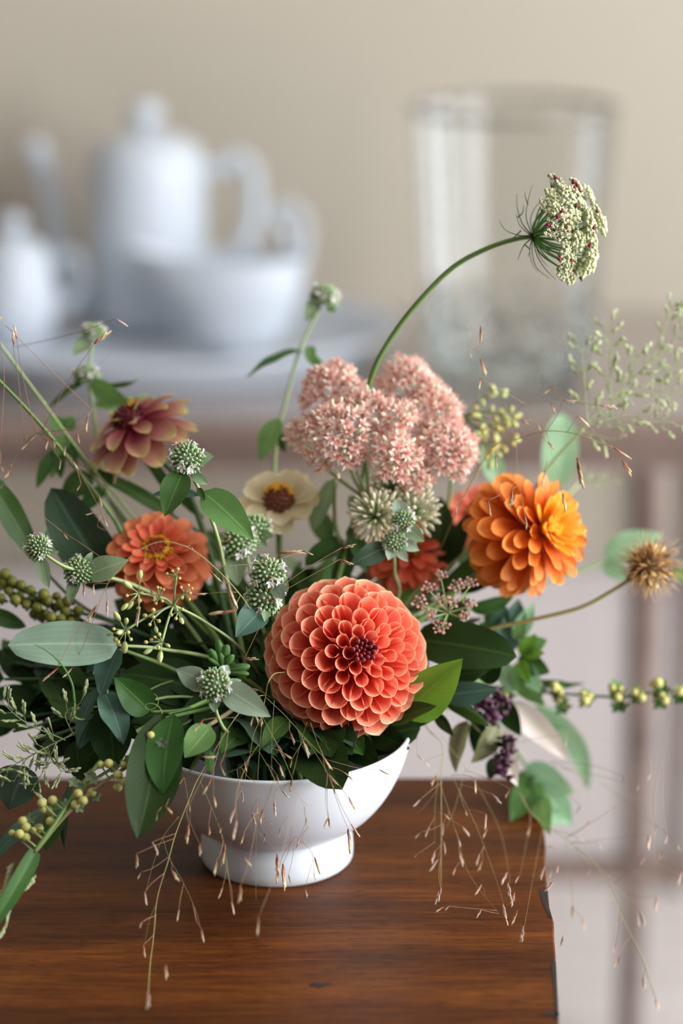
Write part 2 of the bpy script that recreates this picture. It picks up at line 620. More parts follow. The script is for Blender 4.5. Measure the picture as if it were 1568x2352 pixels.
# ------------------------------------------------------------------ white footed bowl
def glaze_mat(name, c, c2, rough=0.12):
    m, nt, out = new_mat(name)
    tc = nt.nodes.new('ShaderNodeTexCoord')
    f = noise(nt, 12, 3, tc.outputs['Object'])
    finish(nt, out, mixc(nt, f, c, c2), rough, 0, 0.45, 0.0, f, 0.02, 0.002)
    return m
BOWLM = glaze_mat('white_bowl_glaze', lin(214, 218, 224), lin(221, 225, 230), 0.32)
BH, BR, FR = 0.0850, 0.0825, 0.0470
bowl = thing('footed_bowl', 'white glazed ceramic footed bowl holding the flowers on the wooden table', 'bowl', (0, 0, 0))
def bez(p0, p1, p2, p3, n):
    return [tuple(((1 - t) ** 3) * p0[i] + 3 * t * (1 - t) ** 2 * p1[i] + 3 * t * t * (1 - t) * p2[i] + t ** 3 * p3[i] for i in (0, 1)) for t in [j / n for j in range(n + 1)]]
outer = [(0.0415, 0.0215)] + bez((0.0425, 0.0225), (0.060, 0.029), (0.0770, 0.050), (BR, BH - 0.002), 14)
lip = [(BR + 0.0004, BH - 0.0008), (BR - 0.0003, BH + 0.0003), (BR - 0.0018, BH), (BR - 0.0032, BH - 0.002)]
inner = bez((BR - 0.0042, BH - 0.005), (0.0715, 0.050), (0.050, 0.031), (0.0005, 0.0265), 14)
MB().lathe(outer + lip + inner, 96).build('body', BOWLM, bowl)
footp = [(0.0395, 0.0), (0.0455, 0.0), (0.0468, 0.0015), (FR, 0.006), (0.0466, 0.0125), (0.0452, 0.0165), (0.0440, 0.0188), (0.0425, 0.0222), (0.040, 0.0228), (0.036, 0.019), (0.037, 0.006), (0.0395, 0.0)]
MB().lathe(footp, 96).build('foot', BOWLM, bowl)

# ------------------------------------------------------------------ sideboard behind
SB_Z = -0.063
SB_Y0 = CAM.y + 2.60
SB_Y1 = WALL_Y - 0.045
sb = thing('sideboard', 'long dark brown wooden side table against the wall, carrying the tray and vase', 'side table', (0, (SB_Y0 + SB_Y1) / 2, FLOOR_Z))
bevel(MB().box((-1.25, SB_Y0, SB_Z - 0.028), (0.62, SB_Y1, SB_Z)).build('tabletop', SIDETOP, sb, False), 0.004)
bevel(MB().box((-1.252, SB_Y0 - 0.003, SB_Z - 0.030), (0.622, SB_Y0, SB_Z - 0.002)).build('edge_band', SIDEW, sb, False), 0.001)
apz = z_at(1078, 0.2, SB_Y0 + 0.03)
bevel(MB().box((-1.15, SB_Y0 + 0.02, apz), (0.56, SB_Y0 + 0.045, SB_Z - 0.028)).build('apron', SIDEW, sb, False), 0.002)
MB().box((-1.15, SB_Y1 - 0.06, apz), (0.56, SB_Y1 - 0.035, SB_Z - 0.028)).build('apron', SIDEW, sb, False)
LX = (1494 - 784) / FPX * 2.75 + CAM.x
def sb_leg(x, y, dx):
    MB().tube([(x, y, SB_Z - 0.028), (x, y, apz - 0.02), (x + dx * 0.5, y, (apz + FLOOR_Z) / 2), (x + dx, y, FLOOR_Z)], [0.024, 0.024, 0.019, 0.015], 12).build('leg', SIDEW, sb)
for x, dx in ((LX, 0.0), (-1.10, 0.0)):
    sb_leg(x, SB_Y0 + 0.05, dx)
for x in (LX + 0.13, -1.10):
    sb_leg(x, SB_Y1 - 0.05, 0.0)
stz = z_at(1995, 0.25, SB_Y0 + 0.05)
MB().box((-1.10, SB_Y0 + 0.04, stz - 0.014), (LX + 0.2, SB_Y0 + 0.062, stz + 0.014)).build('stretcher', SIDEW, sb, False)

# ------------------------------------------------------------------ china on the sideboard
CHINA = glaze_mat('white_china_glaze', lin(194, 201, 212), lin(201, 208, 218), 0.42)
TZ = SB_Z
tray_c = V((CAM.x + (345 - 784) / FPX * 2.98, 1.615, TZ))
A_, B_ = 0.325, 0.235
tray = thing('serving_tray', 'wide white oval china tray with raised rim on the side table', 'tray', tray_c)
tp = [(0.80, 0.0), (0.84, 0.0), (0.86, 0.004), (0.90, 0.020), (0.95, 0.034), (1.0, 0.042), (1.0, 0.046), (0.985, 0.047), (0.93, 0.038), (0.88, 0.024), (0.84, 0.012), (0.80, 0.010), (0.001, 0.010)]
MB().lathe(tp, 96, tray_c, A_, B_).build('dish', CHINA, tray)
MB().lathe([(0.001, 0.003), (0.80, 0.003), (0.80, 0.0)], 96, tray_c, A_, B_).build('base', CHINA, tray)
TB = TZ + 0.0105

def on_tray(px, py):
    return on_plane(px, py, TB)

# coffee pot
c = on_tray(345, 762)
D = depth(c)
k = D / FPX
pot = thing('coffee_pot', 'tall white china coffee pot with domed lid standing on the oval tray', 'coffee pot', c)
zt = z_at(345, c.x, c.y) - c.z
body = [(0.001, 0.0), (70 * k, 0.0), (90 * k, 0.004), (112 * k, 0.018), (124 * k, 0.045), (130 * k, 0.08), (134 * k, 0.13), (133 * k, zt * 0.7), (130 * k, zt * 0.9), (125 * k, zt * 0.985), (119 * k, zt)]
MB().lathe(body, 48, c).build('body', CHINA, pot)
lidp = [(121 * k, zt), (121 * k, zt + 0.003), (105 * k, zt + 0.010), (70 * k, zt + 0.020), (30 * k, zt + 0.026), (15 * k, zt + 0.029)]
lid = MB().lathe(lidp, 40, c).build('lid', CHINA, pot)
kz = zt + 0.028
MB().lathe([(14 * k, kz), (16 * k, kz + 0.006), (32 * k, kz + 0.012), (40 * k, kz + 0.021), (34 * k, kz + 0.030), (16 * k, kz + 0.035), (0.0005, kz + 0.036)], 28, c).build('knob', CHINA, lid, root=pot)
sp = [P(235, 690, D), P(180, 672, D), P(148, 600, D), P(130, 520, D), P(112, 430, D), P(90, 362, D), P(72, 335, D)]
q = spline(sp, 6)
MB().tube(q, [0.026 - 0.010 * min(1, 1.5 * i / (len(q) - 1)) + 0.003 * (i / (len(q) - 1)) ** 4 for i in range(len(q))], 14).build('spout', CHINA, pot)
hp = [P(465, 392, D), P(510, 385, D), P(540, 360, D), P(572, 385, D), P(585, 450, D), P(572, 530, D), P(540, 590, D), P(470, 612, D)]
MB().tube(spline(hp, 6), 0.0105, 10).build('handle', CHINA, pot)

# cream jug in front of the pot, its lip to the left
c = on_tray(545, 822)
D = depth(c)
k = D / FPX
jug = thing('cream_jug', 'low white china cream jug with looped handle in front of the coffee pot', 'jug', c)
zt = z_at(590, c.x, c.y) - c.z
def jugfn(u, v):
    a = 2 * PI * u
    h = v
    r = (55 + 95 * min(1, (h * 1.45)) ** 0.55) * k if h > 0.02 else 60 * k
    if h < 0.12: r = (62 - 12 * h / 0.12) * k
    x, y = r * math.cos(a), r * math.sin(a) * 0.62
    z = zt * h
    lipw = max(0.0, -math.cos(a)) ** 4 * max(0, (h - 0.35) / 0.65) ** 1.5
    x -= lipw * 95 * k
    z += lipw * 0.012
    return c + V((x, y, z + 0.0005))
def jug_in(u, v):
    p = jugfn(u, 1 - 0.85 * v)
    d = p - V((c.x, c.y, p.z))
    return p - d.normalized() * 0.003 * (1 if d.length > 0.004 else 0)
MB().sheet(jugfn, 40, 16).sheet(jug_in, 40, 10).sheet(lambda u, v: c + V((62 * k * v * math.cos(2 * PI * u), 38 * k * v * math.sin(2 * PI * u), 0.0006)), 40, 2).build('body', CHINA, jug)
hp = [P(672, 600, D), P(650, 530, D), P(622, 500, D), P(640, 478, D), P(676, 480, D), P(697, 520, D), P(694, 590, D), P(676, 660, D)]
MB().tube(spline(hp, 6), 0.0085, 10).build('handle', CHINA, jug)

# sugar bowl at the left
c = on_tray(40, 790)
D = depth(c)
k = D / FPX
sug = thing('sugar_bowl', 'white china sugar bowl with lid at the far end of the tray', 'sugar bowl', c)
zt = z_at(590, c.x, c.y) - c.z
MB().lathe([(0.001, 0), (62 * k, 0), (64 * k, 0.005), (78 * k, 0.015), (92 * k, 0.035), (97 * k, 0.06), (92 * k, 0.085), (80 * k, zt)], 40, c).build('body', CHINA, sug)
lid = MB().lathe([(82 * k, zt), (82 * k, zt + 0.004), (70 * k, zt + 0.014), (40 * k, zt + 0.024), (14 * k, zt + 0.028)], 36, c).build('lid', CHINA, sug)
kz = zt + 0.026
MB().lathe([(12 * k, kz), (13 * k, kz + 0.005), (26 * k, kz + 0.011), (30 * k, kz + 0.02), (22 * k, kz + 0.028), (0.0005, kz + 0.031)], 24, c).build('knob', CHINA, lid, root=sug)
MB().tube(spline([P(122, 600, D), P(160, 585, D), P(186, 620, D), P(180, 670, D), P(150, 700, D), P(122, 695, D)], 6), 0.0085, 10).build('handle', CHINA, sug)
MB().tube(spline([P(-42, 600, D), P(-80, 585, D), P(-106, 620, D), P(-100, 670, D), P(-70, 700, D), P(-42, 695, D)], 6), 0.0085, 10).build('handle', CHINA, sug)

# ------------------------------------------------------------------ glass vase
def glass_mat():
    m, nt, out = new_mat('clear_thin_glass')
    tr = nt.nodes.new('ShaderNodeBsdfTransparent')
    tr.inputs[0].default_value = (0.90, 0.915, 0.91, 1)
    gl = nt.nodes.new('ShaderNodeBsdfGlossy')
    gl.inputs['Roughness'].default_value = 0.10
    fr = nt.nodes.new('ShaderNodeFresnel')
    fr.inputs[0].default_value = 1.5
    mx = nt.nodes.new('ShaderNodeMixShader')
    f = mth(nt, 'ADD', mth(nt, 'MULTIPLY', fr.outputs[0], 0.5), 0.02, True)
    nt.links.new(f, mx.inputs[0])
    nt.links.new(tr.outputs[0], mx.inputs[1])
    nt.links.new(gl.outputs[0], mx.inputs[2])
    nt.links.new(mx.outputs[0], out.inputs[0])
    return m
def solid_glass():
    m, nt, out = new_mat('thick_glass_base')
    g = nt.nodes.new('ShaderNodeBsdfGlass')
    g.inputs['Color'].default_value = (0.94, 0.96, 0.96, 1)
    g.inputs['Roughness'].default_value = 0.02
    g.inputs['IOR'].default_value = 1.5
    nt.links.new(g.outputs[0], out.inputs[0])
    return m
c = on_plane(1168, 868, SB_Z)
D = depth(c)
vz = thing('glass_vase', 'tall clear glass vase widening to its rim beside the oval tray', 'vase', c)
zt = z_at(248, c.x, c.y) - c.z
Dt = depth(c + V((0, 0, zt)))
rt_, rb_ = S(236, Dt), S(182, D)
c2 = c
vp, vi = [], []
for i in range(15):
    t = i / 14
    r = rb_ + (rt_ - rb_) * (t ** 0.9)
    if t < 0.12: r = rb_ * (0.88 + 0.12 * math.sin(t / 0.12 * PI / 2)) + (rt_ - rb_) * (t ** 0.9)
    vp.append((r, 0.0004 + zt * t))
    vi.append((r - 0.004, 0.0004 + zt * t))
vp = [(0.001, 0.0004)] + vp
vrim = [(rt_ + 0.001, zt + 0.001), (rt_ + 0.0005, zt + 0.003), (rt_ - 0.002, zt + 0.0038), (rt_ - 0.0045, zt + 0.003), (rt_ - 0.005, zt + 0.001)]
GL = glass_mat()
MB().lathe(vp, 64, c).build('wall', GL, vz)
SG = solid_glass()
for row, (t, n) in enumerate(((0.13, 12), (0.24, 12))):
    r = rb_ + (rt_ - rb_) * t ** 0.9
    for i in range(n):
        a = 2 * PI * (i + 0.5 * row) / n
        d = V((math.cos(a), math.sin(a), 0))
        MB().ball(c + d * r + V((0, 0, zt * t)), (0.013, 0.017, 0.005), 10, 6, frame(d, V((0, 0, 1)))).build('cut_facet', SG, vz)
MB().tube([c + V((rt_ * math.cos(a) * 1.0, rt_ * math.sin(a), zt)) for a in [2 * PI * i / 64 for i in range(65)]], 0.0042, 8, False).build('rim', plain('grey_glass_rim', lin(112, 106, 96), 0.15, 0.6, 0.4), vz)
MB().lathe([(0.001, 0.002), (rb_ * 0.78, 0.002), (rb_ * 0.9, 0.012), (rb_ * 0.88, 0.024), (rb_ * 0.5, 0.030), (0.001, 0.028)], 48, c).build('base', SG, vz)
# ================================================================== the flowers
def BASE(i):
    a = i * 2.399
    r = 0.006 + 0.02 * ((i * 37 % 11) / 11)
    return V((r * math.cos(a), r * math.sin(a), 0.030))
_bi = [0]
def nb():
    _bi[0] += 1
    return BASE(_bi[0])

def rise(head, b, out=0.45, zz=0.105):
    """control points of a stem that rises out of the bowl and bends over to head"""
    head = V(head)
    m = V((b.x + (head.x - b.x) * out, b.y + (head.y - b.y) * out, max(zz, min(head.z, 0.15) * 0.75 + 0.02)))
    r = math.hypot(m.x, m.y)
    if r > 0.06 and m.z < 0.1:
        m.x *= 0.06 / r; m.y *= 0.06 / r
    return [b, V((b.x * 1.1, b.y * 1.1, 0.075)), m, head]

STEMG = plain('green_stem', lin(96, 124, 58), 0.5, var=0.15, nscale=60, trans=0.0)
STEMP = plain('pale_stem', lin(150, 168, 112), 0.5, var=0.12, nscale=60)
STEMD = plain('dark_stem', lin(52, 84, 36), 0.45, var=0.15, nscale=60)
STEMO = plain('olive_stem', lin(122, 112, 56), 0.5, var=0.1, nscale=60)
STEMB = plain('brown_stem', lin(128, 116, 84), 0.6, var=0.1, nscale=90)

L_DARK = leaf_mat('dark_leaf', lin(32, 52, 17), lin(56, 80, 34), 0.55, 0.14, spec=0.12)
L_MID = leaf_mat('mid_leaf', lin(54, 86, 34), lin(90, 122, 60), 0.5, 0.25, spec=0.25)
L_BRIGHT = leaf_mat('bright_leaf', lin(104, 142, 42), lin(120, 158, 62), 0.42, 0.38, 0.08)
L_SILV = leaf_mat('silver_leaf', lin(116, 138, 116), lin(158, 178, 156), 0.62, 0.18, 0.10, 0.25, 8, True, 0.2)
L_MINT = leaf_mat('mint_bract', lin(130, 152, 116), lin(172, 190, 146), 0.6, 0.25, 0.12, 0.25, 5, False, 0.2)
L_BRACT = leaf_mat('pale_silver_bract', lin(152, 170, 146), lin(190, 206, 182), 0.62, 0.2, 0.08, 0.2, 6, False, 0.2)
L_TEAL = leaf_mat('blue_green_leaf', lin(62, 92, 76), lin(100, 130, 112), 0.5, 0.16, 0.12, 0.3, 7)
L_AQUA = leaf_mat('pale_aqua_leaf', lin(138, 176, 136), lin(178, 206, 168), 0.5, 0.35, 0.10)
L_GREY = leaf_mat('grey_green_leaf', lin(52, 74, 54), lin(96, 122, 100), 0.4, 0.12, 0.10, 0.4, 6, True)
L_BASIL = leaf_mat('basil_leaf', lin(112, 116, 74), lin(150, 130, 110), 0.5, 0.3, 0.12)
L_PINKL = leaf_mat('pale_pinkish_leaf', lin(218, 202, 196), lin(196, 208, 160), 0.5, 0.3, 0.06)
L_FRESH = leaf_mat('fresh_green_leaf', lin(98, 142, 74), lin(146, 184, 116), 0.5, 0.35, 0.15)

# ------------------------------------------------------------------ ball dahlia
DAH = petal_mat('coral_dahlia_petal', [(0.0, lin(212, 46, 34)), (0.35, lin(238, 100, 80)), (0.75, lin(247, 138, 112)), (0.90, lin(251, 160, 128)), (0.955, lin(255, 200, 160)), (1.0, lin(255, 210, 172))], 0.33, 0.05, 0.5, 0.05)
DAHC = petal_mat('burgundy_dahlia_centre', [(0.0, lin(80, 16, 20)), (0.6, lin(120, 34, 40)), (1.0, lin(164, 72, 76))], 0.1, 0.2, 0.45, 0.05)

def dahlia_petal(span0, span1, wide, tipf, ph, drop=0.24):
    """cupped petal: grows along z, its round back to -y, its mouth open to +y"""
    def fn(u, v):
        s = 2 * u - 1
        v = 1 - (1 - v) ** 1.35
        span = math.radians(span0 + (span1 - span0) * v ** 1.6)
        th = s * span / 2
        r = wide * (0.16 + 0.84 * math.sin(min(1.0, v * 1.02) * PI / 2) ** 1.15)
        x = r * math.sin(th)
        y = -r * math.cos(th) * 0.86 + wide * 0.10
        ln = 1.0 - drop * abs(s) ** 1.7 + tipf * math.exp(-(s / 0.16) ** 2)
        z = v * ln
        flare = max(0.0, (v - 0.78) / 0.22)
        y -= flare ** 2 * 0.035 * (1 - s * s)
        z -= flare ** 3 * 0.02
        x += 0.012 * math.sin(7 * v + ph) * v
        return (x, y, z)
    return MB().sheet(fn, 14, 8).mesh('petal', DAH)
DP = [dahlia_petal(320, 250, 0.345, 0.03, 0, 0.15), dahlia_petal(320, 230, 0.350, 0.01, 2, 0.13), dahlia_petal(320, 265, 0.335, 0.05, 4, 0.16), dahlia_petal(310, 215, 0.36, 0.02, 5, 0.13)]
DPQ = [dahlia_petal(335, 315, 0.29, 0.03, 0, 0.12), dahlia_petal(335, 295, 0.31, 0.04, 3, 0.14)]
hc = P(795, 1512, 1.362)
R = S(184, 1.362)
b0 = nb()
dahlia = thing('dahlia', 'large coral red ball dahlia with tightly cupped petals and burgundy eye', 'dahlia', b0)
ax = dirv(0.28, 0.20, 0.94)
stem(dahlia, [b0, V((b0.x * 1.2 + 0.01, b0.y, 0.075)), hc - ax * R * 1.0 + V((0, 0, -0.012)), hc - ax * R * 0.4], 0.0030, 0.0026, STEMD)
H = M.Translation(hc) @ frame(ax).to_4x4()
MB().ball(hc - ax * R * 0.05, (R * 0.62, R * 0.62, R * 0.60), 16, 10, frame(ax)).build('receptacle', plain('dahlia_core', lin(170, 40, 32), 0.6), dahlia)
NPET = 156
cmax = 1 - math.cos(math.radians(132))
for i in range(NPET):
    t = ((i + 2.2) / (NPET + 2.2)) ** 1.30
    phi = math.acos(1 - cmax * t)
    az = i * 2.39996 + rnd(-0.06, 0.06)
    d = V((math.sin(phi) * math.cos(az), math.sin(phi) * math.sin(az), math.cos(phi)))
    frac = (i / NPET)
    size = R * (0.26 + 0.27 * min(1, frac * 1.7) ** 0.62)
    tipr = R * (0.80 + 0.20 * min(1, frac * 2.4) ** 0.8) * rnd(0.985, 1.02)
    lean = math.radians(6 - 16 * frac)             # petals lean back, their mouths turned to the eye of the flower
    z = d
    # local +y of the petal points to the flower's eye
    e = V((0, 0, 1)) - d * d.z
    e = e.normalized() if e.length > 1e-4 else V((0, 1, 0))
    x = e.cross(z)
    fr = M((x, e, z)).transposed()
    fr = fr @ M.Rotation(lean, 3, 'X') @ M.Rotation(rnd(-0.12, 0.12), 3, 'Z')
    Lp = size * 1.18
    me = random.choice(DPQ) if i < 22 else random.choice(DP)
    wide = size * (1.0 if i >= 22 else 0.86) * rnd(0.93, 1.07)
    o = inst('petal', me, dahlia, H @ M.Translation(d * (tipr - Lp)) @ fr.to_4x4() @ M.Diagonal((wide, wide, Lp, 1)))
def bud_mesh(mat, name='floret'):
    return MB().ball((0, 0, 0.5), (0.32, 0.28, 0.5), 7, 5).mesh(name, mat)
CB = bud_mesh(DAHC)
for i in range(22):
    rr = math.sqrt((i + 0.5) / 22)
    az = i * 2.39996
    phi = rr * 0.19
    d = V((math.sin(phi) * math.cos(az), math.sin(phi) * math.sin(az), math.cos(phi)))
    sz = R * (0.14 + 0.06 * rr)
    inst('floret', CB, dahlia, H @ M.Translation(d * R * (0.60 + 0.05 * rr)) @ frame(d + V((0, 0, -0.2 * rr)), V((1, 0, 0))).to_4x4() @ M.Diagonal((sz * 0.62, sz * 0.62, sz, 1)))

# ------------------------------------------------------------------ zinnias
def zin_petal(mat, w=0.36, curl=-0.10, cup=0.10, notch=0.05, ph=0.0):
    def fn(u, v):
        s = 2 * u - 1
        v = 1 - (1 - v) ** 1.7
        g = min(1.0, v / 0.60)
        pr = 0.34 + 0.66 * (g * g * (3 - 2 * g))
        if v > 0.60: pr *= max(0.0, 1 - ((v - 0.60) / 0.40) ** 2.6) ** 0.42 * 0.97 + 0.03
        x = s * w * 0.5 * pr
        y = v * (1 - notch * math.exp(-(s / 0.22) ** 2) * (v ** 8))
        z = curl * v ** 2.2 + cup * (s * s) * w * pr + 0.016 * math.sin(v * 6 + ph) + 0.014 * math.sin(s * 5 + ph) * v
        return (x, y, z)
    return MB().sheet(fn, 5, 9).mesh('petal', mat)

STAR = None
def star_mesh(mat):
    """small five-lobed disc floret"""
    mb = MB()
    for i in range(5):
        a = 2 * PI * i / 5
        d, e = V((math.cos(a), math.sin(a), 0)), V((-math.sin(a), math.cos(a), 0))
        o = len(mb.v)
        mb.v += [d * 0.12 - e * 0.14 + V((0, 0, 0.3)), d * 0.12 + e * 0.14 + V((0, 0, 0.3)), d * 0.6 + e * 0.16 + V((0, 0, 0.42)), d * 1.0 + V((0, 0, 0.30)), d * 0.6 - e * 0.16 + V((0, 0, 0.42))]
        mb.uv += [(0.5, 0.2)] * 2 + [(0.5, 0.7), (0.5, 1), (0.5, 0.7)]
        mb.f.append((o, o + 1, o + 2, o + 3, o + 4))
    mb.tube([(0, 0, -0.5), (0, 0, 0.35)], [0.13, 0.2], 5)
    return mb.mesh('disc_floret', mat)
YEL = petal_mat('yellow_disc_floret', [(0, lin(206, 130, 10)), (1, lin(246, 186, 26))], 0.15, 0.1)
STARM = star_mesh(YEL)

def zinnia(label, c, ax, R, rows, mats, cone, conemat, stars, via=None, spin=0.0, stemmat=STEMG, base=None, jit=1.0, coneh=None, hemi=None):
    """rows: (count, length/R, elevation deg, start radius/R, height/R, width, curl, material index)"""
    b = base or nb()
    rt = thing('zinnia', label, 'zinnia', b)
    F = frame(ax)
    Hm = M.Translation(c) @ F.to_4x4()
    pts = rise(c - V(ax) * R * 0.25, b) if via is None else [b, V((b.x, b.y, 0.075))] + via + [c - V(ax) * R * 0.45, c - V(ax) * R * 0.15]
    stem(rt, pts, 0.0022, 0.0020, stemmat)
    # green calyx under the head
    cal = MB()
    for k in range(12):
        a = 2 * PI * k / 12
        fn = leaf_fn((0, 0, -0.26), (0.26 * math.cos(a), 0.26 * math.sin(a), -0.02), 0.17, (math.cos(a), math.sin(a), -0.5), 0.1, 0.15, 'oblong')
        cal.sheet(lambda u, v: Hm @ (fn(u, v) * R), 3, 5)
    cal.build('calyx', STEMG, rt)
    cache = {}
    for ri, (n, ln, el, r0, h, wd, curl, mi) in enumerate(rows):
        vs_ = []
        for q in range(2):
            key = (round(wd, 2), round(curl, 2), mi, q)
            if key not in cache:
                cache[key] = zin_petal(mats[mi], wd, curl + (0.05 if q else -0.03), 0.22 if q else 0.10, 0.05 + 0.05 * q, q * 2 + ri)
            vs_.append(cache[key])
        for k in range(n):
            a = spin + ri * 0.37 + 2 * PI * (k + rnd(-0.13, 0.13) * jit) / n
            e = math.radians(el + rnd(-5, 5) * jit)
            sc_ = ln * R * rnd(0.93, 1.06)
            mt = M.Rotation(a, 4, 'Z') @ M.Translation((0, r0 * R, h * R)) @ M.Rotation(e, 4, 'X') @ M.Rotation(rnd(-0.16, 0.16) * jit, 4, 'Y') @ M.Diagonal((sc_, sc_, sc_, 1))
            inst('petal', vs_[k % 2], rt, Hm @ mt)
    ch = coneh or cone * 0.8
    zc = rows[-1][4] * R
    # centre cone of tiny scales
    mb = MB()
    mb.ball(Hm @ V((0, 0, zc)), (cone, cone, ch), 14, 8, F)
    ns = 70
    for k in range(ns):
        t = (k + 0.5) / ns
        ph = math.acos(1 - t * 1.0)
        a = k * 2.39996
        d = V((math.sin(ph) * math.cos(a), math.sin(ph) * math.sin(a), math.cos(ph)))
        p = Hm @ (V((d.x * cone, d.y * cone, zc + d.z * ch)))
        mb.ball(p, (cone * 0.10, cone * 0.10, cone * 0.24), 5, 4, F @ frame(d, V((1, 0.1, 0))))
    mb.build('cone', conemat, rt)
    for (sx, sy, ss) in stars:
        rr = math.hypot(sx, sy)
        zz = ch * math.sqrt(max(0.0, 1 - min(1, rr) ** 2)) if rr < 1 else -0.05 * ch
        d = V((sx * 0.6, sy * 0.6, 0.9)).normalized()
        inst('disc_floret', STARM, rt, Hm @ M.Translation((sx * cone, sy * cone, zc + zz + ss * 0.5)) @ frame(d, V((0.2, 1, 0))).to_4x4() @ M.Rotation(rnd(0, 6), 4, 'Z') @ M.Diagonal((ss, ss, ss, 1)))
    return rt

ZO = petal_mat('salmon_orange_petal', [(0, lin(190, 80, 44)), (0.5, lin(218, 118, 76)), (1, lin(232, 150, 106))], 0.28, 0.12)
ZOI = petal_mat('inner_salmon_petal', [(0, lin(196, 72, 42)), (0.6, lin(226, 108, 76)), (1, lin(236, 132, 98))], 0.28, 0.12)
ZR = petal_mat('amber_orange_petal', [(0, lin(198, 80, 20)), (0.55, lin(228, 126, 46)), (1, lin(240, 158, 78))], 0.34, 0.10)
ZRI = petal_mat('golden_inner_petal', [(0, lin(236, 166, 24)), (0.6, lin(248, 178, 58)), (1, lin(252, 190, 96))], 0.36, 0.10)
ZRO = petal_mat('olive_orange_petal', [(0, lin(150, 92, 20)), (0.6, lin(206, 116, 40)), (1, lin(214, 142, 66))], 0.3, 0.12)
ZC = petal_mat('cream_petal', [(0, lin(214, 200, 150)), (0.35, lin(226, 212, 174)), (1, lin(236, 226, 196))], 0.4, 0.06)
ZM = petal_mat('mauve_lime_petal', [(0, lin(130, 24, 54)), (0.3, lin(158, 78, 84)), (0.6, lin(180, 132, 108)), (0.85, lin(196, 176, 118)), (1, lin(206, 196, 130))], 0.25, 0.12)
ZL = petal_mat('lime_petal', [(0, lin(150, 160, 60)), (1, lin(206, 206, 110))], 0.3, 0.1)
ZK = petal_mat('deep_coral_petal', [(0, lin(206, 70, 32)), (0.6, lin(230, 106, 72)), (1, lin(240, 134, 106))], 0.28, 0.12)
ZP = petal_mat('soft_pink_petal', [(0, lin(226, 104, 74)), (0.6, lin(240, 142, 116)), (1, lin(246, 172, 156))], 0.35, 0.1)
CONE_R = plain('rust_cone', lin(150, 52, 20), 0.6, nscale=300, namt=0.3)
CONE_B = plain('brown_cone', lin(116, 62, 40), 0.6, nscale=300, namt=0.4)
CONE_D = plain('maroon_cone', lin(92, 14, 26), 0.5, nscale=300, namt=0.3)
CONE_Y = plain('golden_cone', lin(226, 152, 22), 0.5, nscale=300, namt=0.2)

def ring_stars(n, r, s, r2=0.0):
    return [(r * math.cos(2 * PI * k / n + 0.3) + rnd(-r2, r2), r * math.sin(2 * PI * k / n + 0.3) + rnd(-r2, r2), s * rnd(0.85, 1.15)) for k in range(n)]

# salmon orange one at the left
R_ = S(127, 1.40)
z1 = zinnia('salmon orange zinnia with ring of yellow florets, behind the mint flowers', P(361, 1280, 1.405), dirv(0.02, 0.62, 0.78), R_,
       [(13, 0.86, -20, 0.14, -0.08, 0.50, -0.10, 0), (13, 0.86, -6, 0.14, -0.01, 0.50, -0.10, 0), (12, 0.78, 6, 0.14, 0.06, 0.48, -0.10, 0), (12, 0.66, 17, 0.14, 0.12, 0.46, -0.10, 0), (11, 0.52, 28, 0.15, 0.17, 0.44, -0.10, 1), (10, 0.36, 36, 0.17, 0.20, 0.44, -0.1, 1)],
       [ZO, ZOI], R_ * 0.27, CONE_R, ring_stars(24, 1.15, R_ * 0.09, 0.16) + ring_stars(14, 0.8, R_ * 0.075, 0.1), spin=0.2, coneh=R_ * 0.12)
# cream one
R_ = S(93, 1.42)
z2 = zinnia('cream white zinnia with tall brown cone and a few yellow florets', P(640, 1158, 1.425), dirv(0.0, 0.62, 0.78), R_,
       [(8, 0.86, 10, 0.15, 0.0, 0.78, -0.06, 0), (7, 0.84, 20, 0.14, 0.04, 0.76, -0.08, 0)],
       [ZC], R_ * 0.36, CONE_B, [(-0.75, 0.35, R_ * 0.15), (-0.35, 0.72, R_ * 0.15), (0.12, 0.82, R_ * 0.16), (0.55, 0.62, R_ * 0.15), (0.8, 0.2, R_ * 0.14), (-0.1, 0.15, R_ * 0.16), (0.35, 0.75, R_ * 0.14), (-0.55, 0.6, R_ * .14)], spin=0.1, jit=0.6, coneh=R_ * 0.42)
# mauve and lime one
R_ = S(138, 1.42)
z3 = zinnia('dusky mauve zinnia with lime green petal edges and maroon eye', P(308, 976, 1.43), dirv(-0.50, 0.78, 0.38), R_,
       [(10, 0.88, -24, 0.16, -0.06, 0.50, -0.16, 0), (10, 0.86, -10, 0.15, 0.02, 0.50, -0.14, 0), (8, 0.66, 6, 0.15, 0.09, 0.46, -0.20, 0), (5, 0.42, 28, 0.15, 0.14, 0.42, -0.25, 0), (4, 0.30, 58, 0.14, 0.14, 0.36, -0.2, 1)],
       [ZM, ZL], R_ * 0.26, CONE_D, [(0.2, 0.7, R_ * 0.07), (0.5, 0.3, R_ * 0.07), (-.3, .5, R_ * .06)], spin=0.5,
       via=[V((-0.02, 0.0, 0.11)), P(450, 1170, 1.43), P(352, 1040, 1.43)], stemmat=STEMD)
